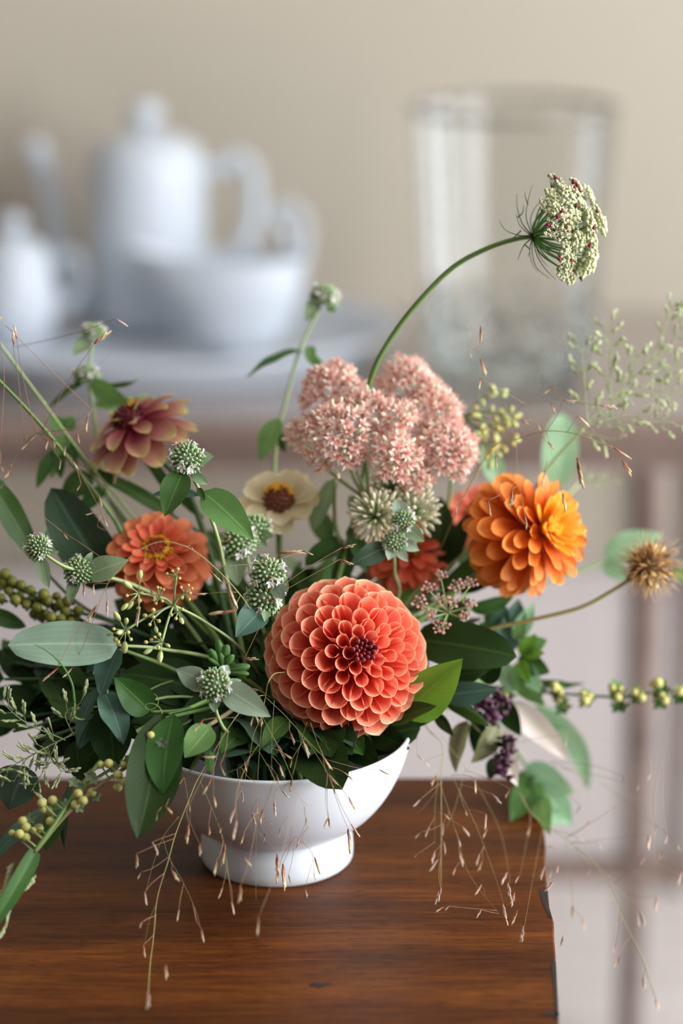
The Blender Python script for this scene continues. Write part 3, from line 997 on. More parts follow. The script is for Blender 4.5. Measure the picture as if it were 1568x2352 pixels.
# big amber one at the right
R_ = S(158, 1.40)
z4 = zinnia('big amber orange zinnia with layered petals and golden middle, facing the window', P(1226, 1222, 1.41), dirv(0.72, 0.22, 0.64), R_,
       [(14, 0.84, -42, 0.14, -0.18, 0.42, -0.08, 2), (15, 0.88, -26, 0.13, -0.11, 0.42, -0.05, 0), (15, 0.86, -12, 0.12, -0.04, 0.40, -0.02, 0), (15, 0.80, 1, 0.11, 0.03, 0.38, 0.0, 0), (14, 0.72, 13, 0.10, 0.10, 0.36, 0.02, 0), (14, 0.64, 24, 0.09, 0.16, 0.34, 0.03, 0), (13, 0.54, 35, 0.08, 0.21, 0.33, 0.04, 1), (11, 0.43, 47, 0.06, 0.25, 0.32, 0.04, 1), (9, 0.32, 60, 0.05, 0.28, 0.32, 0.04, 1)],
       [ZR, ZRI, ZRO], R_ * 0.13, CONE_Y, ring_stars(9, 0.7, R_ * 0.06, 0.1), spin=0.3, coneh=R_ * 0.16, jit=1.7,
       via=[V((0.03, 0.01, 0.10)), P(1080, 1330, 1.42)])
# coral one behind the sedum
R_ = S(104, 1.45)
z5 = zinnia('deep coral zinnia half hidden under the sedum head', P(936, 1268, 1.452), dirv(0.18, 0.50, 0.80), R_,
       [(11, 0.86, -26, 0.16, -0.06, 0.50, -0.10, 0), (11, 0.86, -8, 0.15, 0.02, 0.50, -0.10, 0), (10, 0.74, 8, 0.15, 0.08, 0.46, -0.10, 0), (9, 0.56, 24, 0.15, 0.14, 0.44, -0.10, 0)],
       [ZK], R_ * 0.26, CONE_R, ring_stars(8, 0.9, R_ * 0.07, 0.1), spin=0.15)
R_ = S(100, 1.51)
z6 = zinnia('soft pink coral zinnia at the back, between sedum and amber zinnia', P(1095, 1190, 1.51), dirv(-0.15, 0.55, 0.75), R_,
       [(10, 0.88, -16, 0.16, -0.04, 0.54, -0.12, 0), (10, 0.82, 4, 0.15, 0.04, 0.50, -0.12, 0), (8, 0.6, 22, 0.15, 0.1, 0.46, -0.1, 0)],
       [ZP], R_ * 0.24, CONE_R, [], spin=0.4)

# ------------------------------------------------------------------ sedum
SED = petal_mat('pink_sedum_floret', [(0, lin(226, 136, 134)), (0.25, lin(240, 182, 172)), (0.52, lin(247, 218, 202)), (1, lin(252, 243, 226))], 0.3, 0.13, 0.5, 0.05)
SEDB = petal_mat('cream_sedum_bud', [(0, lin(170, 178, 120)), (0.5, lin(240, 230, 204)), (1, lin(244, 216, 200))], 0.25, 0.1, 0.5, 0.03)
SEDG = petal_mat('greenish_sedum_bud', [(0, lin(160, 178, 116)), (0.45, lin(228, 226, 192)), (1, lin(244, 228, 212))], 0.25, 0.12, 0.5, 0.03)
def sedum_floret(openness, mat, spread=5):
    mb = MB()
    for i in range(5):
        a = 2 * PI * i / 5 + rnd(-0.1, 0.1)
        d, e = V((math.cos(a), math.sin(a), 0)), V((-math.sin(a), math.cos(a), 0))
        up = V((0, 0, 1))
        o = len(mb.v)
        lean = openness * rnd(0.85, 1.15)
        m1 = d * (0.12 + 0.38 * lean) + up * (0.62 - 0.22 * lean)
        tip = d * (0.10 + 0.92 * lean) + up * (1.15 - 0.70 * lean)
        mb.v += [d * 0.08, m1 - e * 0.19 - d * 0.02, tip, m1 + e * 0.19 - d * 0.02, m1 + d * 0.07 - up * 0.07]
        mb.uv += [(0.5, 0), (0.3, 0.55), (0.5, 1), (0.7, 0.55), (0.5, 0.5)]
        mb.f += [(o, o + 1, o + 4), (o + 1, o + 2, o + 4), (o + 2, o + 3, o + 4), (o + 3, o, o + 4)]
        # stamen
        a2 = a + 0.6
        d2 = V((math.cos(a2), math.sin(a2), 0))
        k = len(mb.v)
        mb.tube([d2 * 0.05, d2 * (0.12 + 0.15 * lean) + up * 0.95], [0.05, 0.025], 3)
        for q in range(k, len(mb.v)): mb.uv[q] = (0.5, 0.1 + 0.25 * mb.uv[q][1])
    mb.tube([(0, 0, -0.7), (0, 0, 0.1)], [0.07, 0.12], 4)
    return mb
SF = [sedum_floret(o, SED).mesh('floret', SED) for o in (0.62, 0.78, 0.92, 0.5)]
def sbud(mat):
    mb = MB().ball((0, 0, 0.45), (0.26, 0.26, 0.55), 6, 5)
    mb.tube([(0, 0, -0.7), (0, 0, 0.1)], [0.06, 0.12], 4)
    return mb
SBUD = sbud(SEDB).mesh('bud', SEDB)
SBUDG = sbud(SEDG).mesh('bud', SEDG)
b0 = nb()
sed = thing('sedum', 'full pink sedum head of starry florets with green buds at its base', 'sedum', b0)
clusters = [  # px, py, radius px, depth, share of open florets
    (766, 905, 88, 1.425, 0.85), (936, 892, 82, 1.435, 0.92), (777, 1003, 106, 1.395, 0.80), (905, 966, 62, 1.40, 0.9),
    (906, 1056, 66, 1.385, 0.85), (1018, 1036, 92, 1.41, 0.9), (990, 946, 80, 1.425, 0.95), (836, 946, 62, 1.40, 0.85), (694, 1000, 42, 1.415, 0.7), (955, 1100, 45, 1.40, .8)]
hub = P(845, 1150, 1.42)
neck = P(800, 1300, 1.43)
stem(sed, [b0, V((b0.x, b0.y, 0.08)), neck, hub], 0.0034, 0.0026, STEMP)
cand = []
for (px, py, r, D, op) in clusters:
    c = P(px, py, D)
    rr = S(r, D) * 0.86
    ax = (dirv(0, 0.62, 0.62) + (c - P(880, 1040, 1.43)).normalized() * 0.55).normalized()
    root_pt = c - ax * rr * 0.9
    F = frame(ax)
    MB().tube(spline([hub, hub.lerp(root_pt, 0.6) + V((0, 0, -0.004)), root_pt, c - ax * rr * 0.35], 5), 0.0012, 5).build('branch', STEMP, sed)
    n = int(2 * PI * rr * rr / (0.0062 ** 2 * 0.62))
    for i in range(n):
        t = (i + 0.5) / n
        ph = math.acos(1 - t * 1.25)
        a = i * 2.39996
        d = F @ V((math.sin(ph) * math.cos(a), math.sin(ph) * math.sin(a), math.cos(ph)))
        p = c + d * rr * rnd(0.78, 1.05) + V((rnd(-1, 1), rnd(-1, 1), rnd(-1, 1))) * 0.0018
        inside = False
        for (qx, qy, q_r, qD, _) in clusters:
            if (qx, qy) != (px, py) and (p - P(qx, qy, qD)).length < S(q_r, qD) * 0.62: inside = True
        if inside: continue
        face = d.dot((CAM - p).normalized())
        cand.append((face, p, d, rnd(0, 1) < op * 0.86))
cand.sort(key=lambda q: -q[0])
rest, restb = MB(), MB()
nf = nbud = 0
rest_specs = []
for face, p, d, isopen in cand:
    s = 0.0062 * rnd(0.85, 1.12)
    mt = M.Translation(p - d * 0.003) @ frame((d + V((rnd(-1, 1), rnd(-1, 1), rnd(-1, 1))) * 0.22), V((0.3, 0.2, 1))).to_4x4() @ M.Rotation(rnd(0, 6), 4, 'Z')
    if isopen and nf < 290:
        nf += 1
        inst('floret', random.choice(SF), sed, mt @ M.Diagonal((s, s, s, 1)))
    elif not isopen and nbud < 170:
        nbud += 1
        s *= 0.78
        inst('bud', SBUD, sed, mt @ M.Diagonal((s, s, s, 1)))
    else:
        rest_specs.append((mt @ M.Diagonal((s, s, s, 1)), random.choice(SF)))
for mt, me in rest_specs:
    o = len(rest.v)
    for vtx in me.vertices: rest.v.append(mt @ vtx.co)
    uvd = me.uv_layers[0].data
    uvs = [(0, 0)] * len(me.vertices)
    for l in me.loops: uvs[l.vertex_index] = tuple(uvd[l.index].uv)
    rest.uv += uvs
    for pol in me.polygons: rest.f.append(tuple(o + i for i in pol.vertices))
ro = rest.build('floret_mass', SED, sed, False)
ro['kind'] = 'stuff'
# green side clusters still in bud
for (px, py, r, D) in ((862, 1186, 58, 1.395), (944, 1178, 60, 1.405), (902, 1124, 52, 1.41)):
    c = P(px, py, D)
    rr = S(r, D)
    ax = (dirv(0.1, 0.25, 0.85) + (c - P(900, 1150, 1.42)).normalized() * 0.5).normalized()
    root_pt = c - ax * rr * 0.8
    F = frame(ax)
    MB().tube(spline([hub + V((0, 0, -0.006)), root_pt, c - ax * rr * 0.3], 5), 0.0010, 5).build('branch', STEMP, sed)
    n = 58
    twigs = MB()
    for i in range(n):
        t = (i + 0.5) / n
        ph = math.acos(1 - t * 1.1)
        a = i * 2.39996
        d = F @ V((math.sin(ph) * math.cos(a), math.sin(ph) * math.sin(a), math.cos(ph)))
        p = c + d * rr * rnd(0.82, 1.02)
        s = 0.0062 * rnd(0.85, 1.1)
        twigs.tube([c - ax * rr * 0.3, p], [0.0005, 0.0004], 3)
        inst('bud', SBUDG, sed, M.Translation(p - d * 0.002) @ frame(d + V((rnd(-1, 1), rnd(-1, 1), rnd(-1, 1))) * 0.15, V((0.3, 0.2, 1))).to_4x4() @ M.Diagonal((s * 0.8, s * 0.8, s, 1)))
    twigs.build('pedicels', STEMP, sed)
for bx, by, tx, ty, w, rl in ((770, 1100, 722, 1215, 40, 20), (790, 1240, 700, 1300, 48, 30), (800, 1210, 842, 1315, 42, -20), (812, 1250, 770, 1360, 46, 10), (800, 1140, 870, 1200, 40, 30)):
    leaf(sed, (bx, by, 1.43), (tx, ty, 1.425), w, L_MINT if by < 1150 else L_MID, rl, 0.3, 0.08, 'oblong')
stem(sed, [P(797, 1290, 1.43), P(770, 1200, 1.425), P(768, 1100, 1.41)], 0.0016, 0.0012, STEMP, 'branch')
# ------------------------------------------------------------------ mountain mint
MINTB = petal_mat('pale_green_mint_buds', [(0, lin(96, 122, 78)), (0.55, lin(150, 176, 124)), (1, lin(196, 214, 172))], 0.2, 0.1, 0.6, 0.04)
WHITEF = petal_mat('white_mint_floret', [(0, lin(216, 206, 204)), (1, lin(244, 238, 236))], 0.35, 0.06, 0.5, 0.04)
RUST = plain('rusty_spent_floret', lin(150, 92, 60), 0.6)
def mint_floret():
    mb = MB()
    mb.tube([(0, 0, -0.2), (0, 0, 0.5)], [0.16, 0.26], 6, False)
    for a, l, w in ((PI / 2, 0.75, 0.5), (-PI / 2, 0.9, 0.42), (-PI / 2 + 0.9, 0.7, 0.34), (-PI / 2 - 0.9, 0.7, 0.34)):
        d = V((math.cos(a), math.sin(a), 0))
        mb.sheet(leaf_fn(V((0, 0, 0.45)) + d * 0.18, V((0, 0, 0.72)) + d * l, w, (0, 0, 1), 0.3, -0.06, 'round'), 3, 4)
    return mb.mesh('floret', WHITEF)
MF = mint_floret()

def mint_head(root, px, py, D, r_px, ax, nfl=5, squash=0.85, whites=None):
    c = P(px, py, D)
    r = S(r_px, D)
    F = frame(ax)
    mb = MB()
    mb.ball(c, (r * 0.78, r * 0.78, r * 0.62 * squash), 12, 8, F)
    n = 95
    for k in range(n):
        t = (k + 0.5) / n
        ph = math.acos(1 - t * 1.45)
        a = k * 2.39996
        d = V((math.sin(ph) * math.cos(a), math.sin(ph) * math.sin(a), math.cos(ph) * squash))
        p = c + F @ (d * r * rnd(0.82, 0.97))
        s = r * 0.115
        mb.ball(p, (s, s, s * 1.9), 5, 4, F @ frame(d, V((1, 0.1, 0))))
    # awl-shaped teeth round the base
    for k in range(16):
        a = 2 * PI * k / 16 + rnd(-0.1, 0.1)
        d = V((math.cos(a), math.sin(a), rnd(-0.35, 0.1)))
        mb.tube([c + F @ (d * r * 0.75), c + F @ (d * r * rnd(1.1, 1.28))], [r * 0.07, r * 0.012], 4)
    h = mb.build('flower_head', MINTB, root)
    nfl += 2
    for k in range(nfl):
        a = 2 * PI * k / nfl + rnd(-0.4, 0.4) if whites is None else whites[k]
        ph = rnd(0.85, 1.35)
        d = V((math.sin(ph) * math.cos(a), math.sin(ph) * math.sin(a), math.cos(ph) * squash))
        s = r * rnd(0.42, 0.54)
        inst('floret', MF, root, M.Translation(c + F @ (d * r * 0.92)) @ (F @ frame(d, V((0.1, 1, 0)))).to_4x4() @ M.Diagonal((s, s, s, 1)), h)
        o = col.objects[-1] if False else None
    for k in range(3):
        a = rnd(0, 6.28); ph = rnd(0.4, 1.2)
        d = V((math.sin(ph) * math.cos(a), math.sin(ph) * math.sin(a), math.cos(ph) * squash))
        s = r * 0.10
        inst('spent_floret', RUSTM, root, M.Translation(c + F @ (d * r * 0.98)) @ (F @ frame(d, V((0.1, 1, 0)))).to_4x4() @ M.Diagonal((s, s, s * 1.6, 1)), h)
    return h
RUSTM = MB().ball((0, 0, 0.4), (0.8, 0.7, 0.9), 5, 4).mesh('spent_floret', RUST)

MG = 'mountain mint stems in the bouquet'
def mint(label, stem_pts, heads, leaves, r0=0.0016):
    """stem_pts: pixels from the lower end (joined to the bowl) to the head"""
    b = nb()
    rt = thing('mountain_mint', label, 'mint stem', b, MG)
    pts = [P(*p) for p in stem_pts]
    low = pts[0]
    stem(rt, [b, V((b.x, b.y, 0.08))] + pts, r0, 0.0010, STEMP)
    for h in heads: mint_head(rt, *h)
    for (bx, by, bD, tx, ty, tD, w, rl, *rest_) in leaves:
        mat = rest_[0] if rest_ else L_MINT
        leaf(rt, (bx, by, bD), (tx, ty, tD), w, mat, rl, 0.25, rnd(0.03, 0.10), 'ovate', 0.012, 0.0, 'bract' if w < 50 else 'leaf')
    return rt
up = dirv(0.1, 0.65, 0.75)
mint('mint stem with white-flecked green head and broad leaf, above the salmon zinnia',
     [(520, 1330, 1.38), (498, 1230, 1.35), (466, 1142, 1.335), (447, 1105, 1.332), (434, 1075, 1.33)],
     [(428, 1054, 1.328, 37, dirv(-0.1, 0.55, 0.8), 6)],
     [(420, 1082, 1.325, 378, 1186, 1.315, 66, 10, L_MID), (440, 1062, 1.33, 491, 1048, 1.325, 40, -30, L_MINT), (440, 1085, 1.33, 477, 1112, 1.33, 24, 10), (466, 1130, 1.333, 582, 1240, 1.315, 78, -12, L_FRESH), (460, 1138, 1.335, 344, 1140, 1.34, 26, 40, L_TEAL), (410, 1068, 1.33, 398, 1076, 1.335, 26, 0), (455, 1120, 1.332, 470, 1150, 1.328, 14, 0, L_MID)])
mint('tall slender mint stem with two pale heads, rising behind the mauve zinnia',
     [(300, 1230, 1.45), (235, 1080, 1.46), (214, 940, 1.46), (204, 865, 1.46), (212, 785, 1.46)],
     [(215, 764, 1.46, 25, dirv(0.1, 0.9, 0.3), 5), (198, 864, 1.46, 28, dirv(0, 0.9, 0.3), 5)],
     [(205, 780, 1.46, 168, 815, 1.455, 34, 20), (222, 770, 1.46, 245, 768, 1.46, 16, 30), (200, 872, 1.46, 112, 940, 1.45, 22, 50, L_MID), (208, 872, 1.458, 300, 928, 1.46, 52, 30, L_FRESH), (232, 882, 1.46, 318, 872, 1.465, 18, 50, L_MID), (212, 930, 1.46, 340, 905, 1.48, 26, 30, L_FRESH)])
mint('tall blurred mint stem with one head, standing in front of the china tray',
     [(640, 1300, 1.45), (630, 1060, 1.475), (658, 910, 1.48), (690, 800, 1.48), (730, 715, 1.48)],
     [(744, 682, 1.48, 32, dirv(0.3, 0.85, 0.3), 6)],
     [(728, 690, 1.48, 702, 738, 1.475, 36, 10), (752, 700, 1.48, 770, 715, 1.48, 18, 10, L_FRESH), (688, 805, 1.48, 566, 866, 1.47, 26, 50, L_MID), (700, 800, 1.48, 752, 848, 1.48, 26, 30, L_FRESH), (712, 795, 1.478, 714, 832, 1.47, 24, 0, L_FRESH), (640, 960, 1.475, 598, 1062, 1.465, 50, 20, L_FRESH), (634, 980, 1.475, 655, 1040, 1.48, 26, 20, L_MID)])
mint('mint stem with two bud heads over the dark berry spray',
     [(420, 1420, 1.40), (320, 1350, 1.375), (215, 1318, 1.35), (150, 1302, 1.335), (105, 1275, 1.33)],
     [(88, 1258, 1.33, 29, dirv(-0.3, 0.5, 0.8), 3), (180, 1312, 1.345, 33, dirv(-0.1, 0.6, 0.75), 2)],
     [(92, 1280, 1.328, 112, 1352, 1.32, 32, 10), (200, 1322, 1.345, 296, 1287, 1.34, 58, -10), (100, 1240, 1.335, 106, 1212, 1.33, 16, 0), (108, 1262, 1.33, 136, 1268, 1.33, 14, 30), (175, 1330, 1.345, 160, 1385, 1.34, 30, 20), (196, 1292, 1.345, 212, 1268, 1.345, 16, 10)])
mint('mint with a pair of merged heads, between salmon and cream zinnias',
     [(600, 1440, 1.41), (580, 1330, 1.395), (562, 1262, 1.39)],
     [(548, 1246, 1.38, 40, dirv(-0.2, 0.5, 0.85), 6), (586, 1216, 1.39, 36, dirv(0.15, 0.6, 0.75), 5)],
     [(540, 1270, 1.38, 546, 1345, 1.37, 54, 10), (600, 1225, 1.385, 628, 1232, 1.38, 24, 10), (596, 1240, 1.385, 612, 1258, 1.385, 18, 10), (512, 1232, 1.385, 502, 1228, 1.39, 14, 10)])
mint('mint with two stacked heads dotted white, touching the dahlia petals',
     [(640, 1500, 1.39), (630, 1430, 1.365), (612, 1385, 1.35)],
     [(614, 1318, 1.33, 38, dirv(0.05, 0.6, 0.8), 7), (607, 1372, 1.332, 40, dirv(-0.05, 0.3, 0.95), 7)],
     [(604, 1398, 1.33, 541, 1464, 1.315, 66, 10, L_TEAL), (634, 1345, 1.325, 652, 1376, 1.318, 34, 10, L_SILV), (640, 1325, 1.33, 662, 1326, 1.33, 18, 20), (612, 1400, 1.328, 608, 1428, 1.32, 20, 0), (596, 1296, 1.335, 590, 1272, 1.335, 24, 0, L_SILV), (642, 1310, 1.332, 660, 1360, 1.34, 22, 10)])
mint('mint head with four spread silver bracts, low over the bowl rim',
     [(560, 1700, 1.36), (520, 1680, 1.335), (498, 1640, 1.318), (492, 1600, 1.312)],
     [(493, 1572, 1.306, 36, dirv(0.02, 0.2, 0.97), 3)],
     [(470, 1562, 1.31, 405, 1536, 1.305, 56, -20, L_BRACT), (468, 1578, 1.31, 432, 1578, 1.312, 26, 20, L_BRACT), (512, 1578, 1.308, 621, 1646, 1.295, 66, 0, L_BRACT), (508, 1552, 1.308, 524, 1528, 1.31, 28, 0, L_BRACT), (518, 1570, 1.31, 554, 1562, 1.312, 24, 30, L_MINT), (494, 1605, 1.308, 492, 1636, 1.30, 26, 10, L_MINT), (484, 1668, 1.30, 424, 1740, 1.29, 66, 10, L_FRESH), (482, 1725, 1.30, 485, 1778, 1.295, 22, 30, L_FRESH), (470, 1728, 1.30, 436, 1775, 1.295, 14, 60, L_MID)])
mint('small mint sprig with two heads, in front of the green sedum buds',
     [(900, 1400, 1.43), (905, 1310, 1.405), (905, 1245, 1.385), (925, 1205, 1.38)],
     [(926, 1196, 1.372, 27, dirv(-0.1, 0.45, 0.85), 3), (906, 1246, 1.372, 27, dirv(0, 0.1, 0.95), 5)],
     [(922, 1178, 1.372, 909, 1146, 1.37, 34, 0, L_BRACT), (932, 1210, 1.37, 974, 1244, 1.365, 34, 0, L_MINT), (890, 1255, 1.375, 804, 1296, 1.37, 50, 0, L_GREY), (900, 1258, 1.37, 892, 1287, 1.365, 24, 0, L_BRACT), (914, 1260, 1.37, 936, 1290, 1.365, 24, 0, L_BRACT), (925, 1245, 1.37, 962, 1264, 1.37, 26, 0, L_BRACT)])

# plump green bud cluster beside the silver-bracted mint
b0 = nb()
gb = thing('bud_sprig', 'plump fresh green bud cluster just above the silver mint bracts', 'bud sprig', b0)
stem(gb, [b0, V((b0.x, b0.y, 0.08)), P(600, 1600, 1.37), P(545, 1548, 1.345), P(515, 1530, 1.34)], 0.0014, 0.001, STEMG)
for bx, by, tx, ty, w in ((505, 1528, 482, 1492, 26), (510, 1525, 500, 1470, 24), (512, 1525, 522, 1482, 24), (515, 1530, 535, 1505, 22), (508, 1530, 478, 1512, 18), (525, 1540, 572, 1530, 28), (520, 1542, 570, 1548, 24), (512, 1535, 505, 1500, 20)):
    B, T = P(bx, by, 1.338), P(tx, ty, 1.332)
    MB().ball((B + T) / 2, (S(w / 2, 1.335), S(w / 2.6, 1.335), (T - B).length * 0.55), 8, 6, frame(T - B)).build('bud', L_FRESH, gb)

# ------------------------------------------------------------------ wild carrot (big umbel on a long arching stem)
QF = petal_mat('green_white_umbel_floret', [(0, lin(160, 174, 112)), (0.6, lin(206, 208, 164)), (1, lin(228, 224, 196))], 0.25, 0.15, 0.6, 0.04)
QR = plain('crimson_floret', lin(116, 26, 50), 0.5)
b0 = nb()
q_root = thing('wild_carrot', 'green wild carrot umbel with crimson flecks on a long arching stem', 'wild carrot', b0)
stem(q_root, [b0, V((b0.x, b0.y, 0.08)), P(830, 1120, 1.44), P(832, 960, 1.42), P(858, 850, 1.40), P(905, 765, 1.39), P(965, 688, 1.38), P(1040, 614, 1.375), P(1115, 572, 1.37), P(1180, 550, 1.365), P(1224, 543, 1.362)], 0.0019, 0.0014, STEMG)
hub = P(1224, 543, 1.362)
ax = dirv(0.92, 0.12, 0.36)
F = frame(ax)
nq = 44
rays = MB()
for i in range(nq):
    t = (i + 0.5) / nq
    ph = math.radians(62) * math.sqrt(t)
    a = i * 2.39996
    d = F @ V((math.sin(ph) * math.cos(a), math.sin(ph) * math.sin(a), math.cos(ph)))
    L = S(148, 1.36) * (0.92 + 0.10 * math.cos(i * 1.7)) * (1.03 - 0.14 * t)
    e = hub + d * L
    e += ax * L * 0.06 * (ph / 1.1)
    MB().tube(spline([hub, hub + (d * 1.2 - ax * 0.2).normalized() * L * 0.45, e - d * 0.004], 4), 0.0005, 4).build('ray', L_FRESH, q_root)
    mb, mr = MB(), MB()
    dd = (d * 0.75 + ax * 0.5).normalized()
    Fl = frame(dd, V((0.2, 0.3, 1)))
    m = 15
    for k in range(m):
        rr = math.sqrt((k + 0.5) / m) * S(23, 1.36)
        a2 = k * 2.39996
        p = e + Fl @ V((rr * math.cos(a2), rr * math.sin(a2), 0.003 - rr * 0.3 + rnd(-0.0006, 0.001)))
        mb.tube([e - dd * 0.004, p], [0.00022, 0.0002], 3)
        tgt = mr if (rnd(0, 1) < 0.075) else mb
        s = 0.00105 * rnd(0.8, 1.25)
        tgt.ball(p, (s, s, s * 1.25), 5, 4, Fl)
        for w_ in range(3):
            a3 = rnd(0, 6.28)
            tgt.ball(p + Fl @ V((math.cos(a3) * s * 1.2, math.sin(a3) * s * 1.2, s * 0.5)), s * 0.55, 4, 3)
    u_ = mb.build('umbellet', QF, q_root)
    if mr.v: mr.build('dark_floret', QR, u_, root=q_root)
def q_bract(pts, r=0.00045):
    MB().tube(spline([P(*p) for p in pts], 6), [r * (1 - 0.7 * i / (6 * (len(pts) - 1))) for i in range(6 * (len(pts) - 1) + 1)], 4).build('bract', L_MID, q_root)
D = 1.36
for pts in ([(1222, 543, D), (1190, 540, D), (1160, 528, D - .004), (1146, 506, D - .006)], [(1222, 541, D), (1200, 515, D + .004), (1188, 480, D + .006), (1186, 445, D + .008)],
            [(1222, 540, D), (1208, 500, D), (1212, 462, D), (1222, 425, D - .004)], [(1224, 540, D), (1218, 505, D + .006), (1228, 478, D + .01), (1245, 460, D + .012)],
            [(1220, 542, D), (1195, 520, D - .004), (1184, 492, D - .006)], [(1222, 546, D), (1202, 565, D - .004), (1188, 598, D - .008)],
            [(1223, 547, D), (1222, 580, D), (1232, 615, D - .004), (1262, 640, D - .004)], [(1224, 547, D), (1232, 585, D - .006), (1252, 618, D - .008), (1276, 642, D - .01)],
            [(1222, 546, D), (1216, 575, D + .004), (1222, 606, D + .006), (1236, 626, D + .006)], [(1223, 546, D), (1240, 590, D + .006), (1258, 612, D + .01)],
            [(1205, 562, D), (1216, 574, D), (1212, 590, D)], [(1188, 500, D), (1200, 488, D), (1202, 470, D)], [(1196, 530, D), (1180, 545, D), (1165, 552, D - .004)], [(1212, 470, D), (1206, 452, D), (1205, 440, D)]):
    q_bract(pts)

# ------------------------------------------------------------------ umbels with seeds
SEEDG = petal_mat('pale_green_seed', [(0, lin(150, 162, 92)), (0.5, lin(188, 198, 132)), (1, lin(206, 204, 142))], 0.15, 0.1, 0.5, 0.05)
SEEDY = petal_mat('yellow_umbel_bud', [(0, lin(176, 168, 84)), (1, lin(222, 206, 128))], 0.15, 0.1, 0.5, 0.05)
SEEDM = MB().ball((0, 0, 0.5), (0.30, 0.25, 0.5), 7, 6).mesh('seed', SEEDG)
SEEDS = MB().ball((0, 0, 0.5), (0.42, 0.42, 0.5), 6, 5).mesh('bud', SEEDY)
b0 = nb()
fen = thing('seed_umbel', 'open pale green umbel of plump seeds, above the silver leaf', 'seed umbel', b0)
hub = P(398, 1390, 1.318)
stem(fen, [b0, V((b0.x, b0.y, 0.085)), P(560, 1500, 1.365), P(470, 1428, 1.33), hub], 0.0010, 0.0008, STEMP)
umb = [((318, 1362), 1.31, [(322, 1322, 20, 1), (295, 1345, 26, 1), (300, 1388, 22, 1), (288, 1392, 20, 1), (302, 1352, 14, 1), (318, 1396, 10, 0), (320, 1378, 12, 0), (325, 1362, 9, 0), (292, 1368, 9, 0)]),
       ((366, 1372), 1.312, [(368, 1352, 8, 0), (362, 1350, 8, 0), (375, 1355, 8, 0), (358, 1385, 9, 0), (372, 1380, 8, 0), (354, 1378, 8, 0)]),
       ((405, 1322), 1.308, [(384, 1318, 8, 0), (408, 1308, 9, 0), (396, 1312, 8, 0), (400, 1330, 8, 0), (412, 1328, 8, 0), (388, 1328, 7, 0)]),
       ((424, 1362), 1.31, [(432, 1345, 8, 0), (436, 1362, 8, 0), (418, 1372, 10, 0), (416, 1350, 8, 0), (440, 1352, 7, 0), (434, 1376, 8, 0)]),
       ((288, 1448), 1.308, [(270, 1418, 24, 1), (290, 1428, 17, 1), (254, 1456, 16, 1), (276, 1452, 22, 1), (286, 1484, 26, 1), (266, 1468, 12, 0), (294, 1452, 10, 0), (300, 1468, 9, 0), (272, 1474, 10, 0), (262, 1445, 9, 0)]),
       ((352, 1420), 1.312, [(352, 1402, 11, 0), (334, 1414, 11, 0), (358, 1444, 16, 1), (364, 1426, 10, 0), (344, 1434, 9, 0), (352, 1418, 10, 0)]),
       ((372, 1474), 1.305, [(342, 1494, 22, 1), (368, 1506, 26, 1), (384, 1482, 15, 1), (366, 1458, 10, 0), (336, 1475, 10, 0), (364, 1486, 10, 0), (348, 1470, 9, 0), (356, 1464, 8, 0)]),
       ((408, 1405), 1.31, [(416, 1424, 18, 1), (394, 1412, 9, 0), (418, 1400, 9, 0), (404, 1420, 9, 0)])]
for (ux, uy), D, seeds in umb:
    e = P(ux, uy, D)
    ry = MB().tube(spline([hub, hub.lerp(e, 0.5) + UP * 0.0012, e], 4), 0.0007, 5).build('ray', STEMP, fen)
    for sx, sy, ln, big in seeds:
        p = P(sx, sy, D + rnd(-0.006, 0.004))
        d = (p - e).normalized()
        l = S(ln * (1.15 if big else 1.0), D)
        MB().tube([e, p], [0.00035, 0.0003], 3).build('pedicel', STEMP, ry, root=fen)
        inst('seed' if big else 'bud', SEEDM if big else SEEDS, fen, M.Translation(p - d * l * 0.4) @ frame(d).to_4x4() @ M.Diagonal((l * (0.95 if big else 1.2),) * 2 + (l, 1)))

b0 = nb()
fy = thing('seed_umbel', 'yellow green fennel seed umbel beside the sedum head', 'seed umbel', b0)
hub = P(1062, 960, 1.455)
stem(fy, [b0, V((b0.x, b0.y, 0.085)), P(980, 1250, 1.46), P(1040, 1080, 1.46), hub], 0.0014, 0.0009, STEMG)
random.seed(5)
for (ux, uy, r, n) in ((1142, 905, 18, 6), (1122, 962, 40, 22), (1160, 1005, 32, 16), (1118, 1020, 34, 16), (1165, 960, 22, 10), (1128, 1050, 18, 7)):
    e = P(ux, uy, 1.455)
    MB().tube(spline([hub, hub.lerp(e, 0.5) + UP * 0.004, e], 4), 0.0006, 4).build('ray', STEMG, fy)
    for k in range(n):
        a = rnd(0, 6.28); rr = r * math.sqrt(rnd(0.1, 1))
        p = P(ux + rr * math.cos(a), uy + rr * math.sin(a), 1.455 + rnd(-0.01, 0.006))
        d = (p - e).normalized()
        big = (uy < 930) or rnd(0, 1) < 0.35
        l = S(24 if big else 14, 1.455)
        inst('seed' if big else 'bud', SEEDM if big else SEEDS, fy, M.Translation(p - d * l * 0.4) @ frame(d).to_4x4() @ M.Diagonal((l, l, l, 1)))

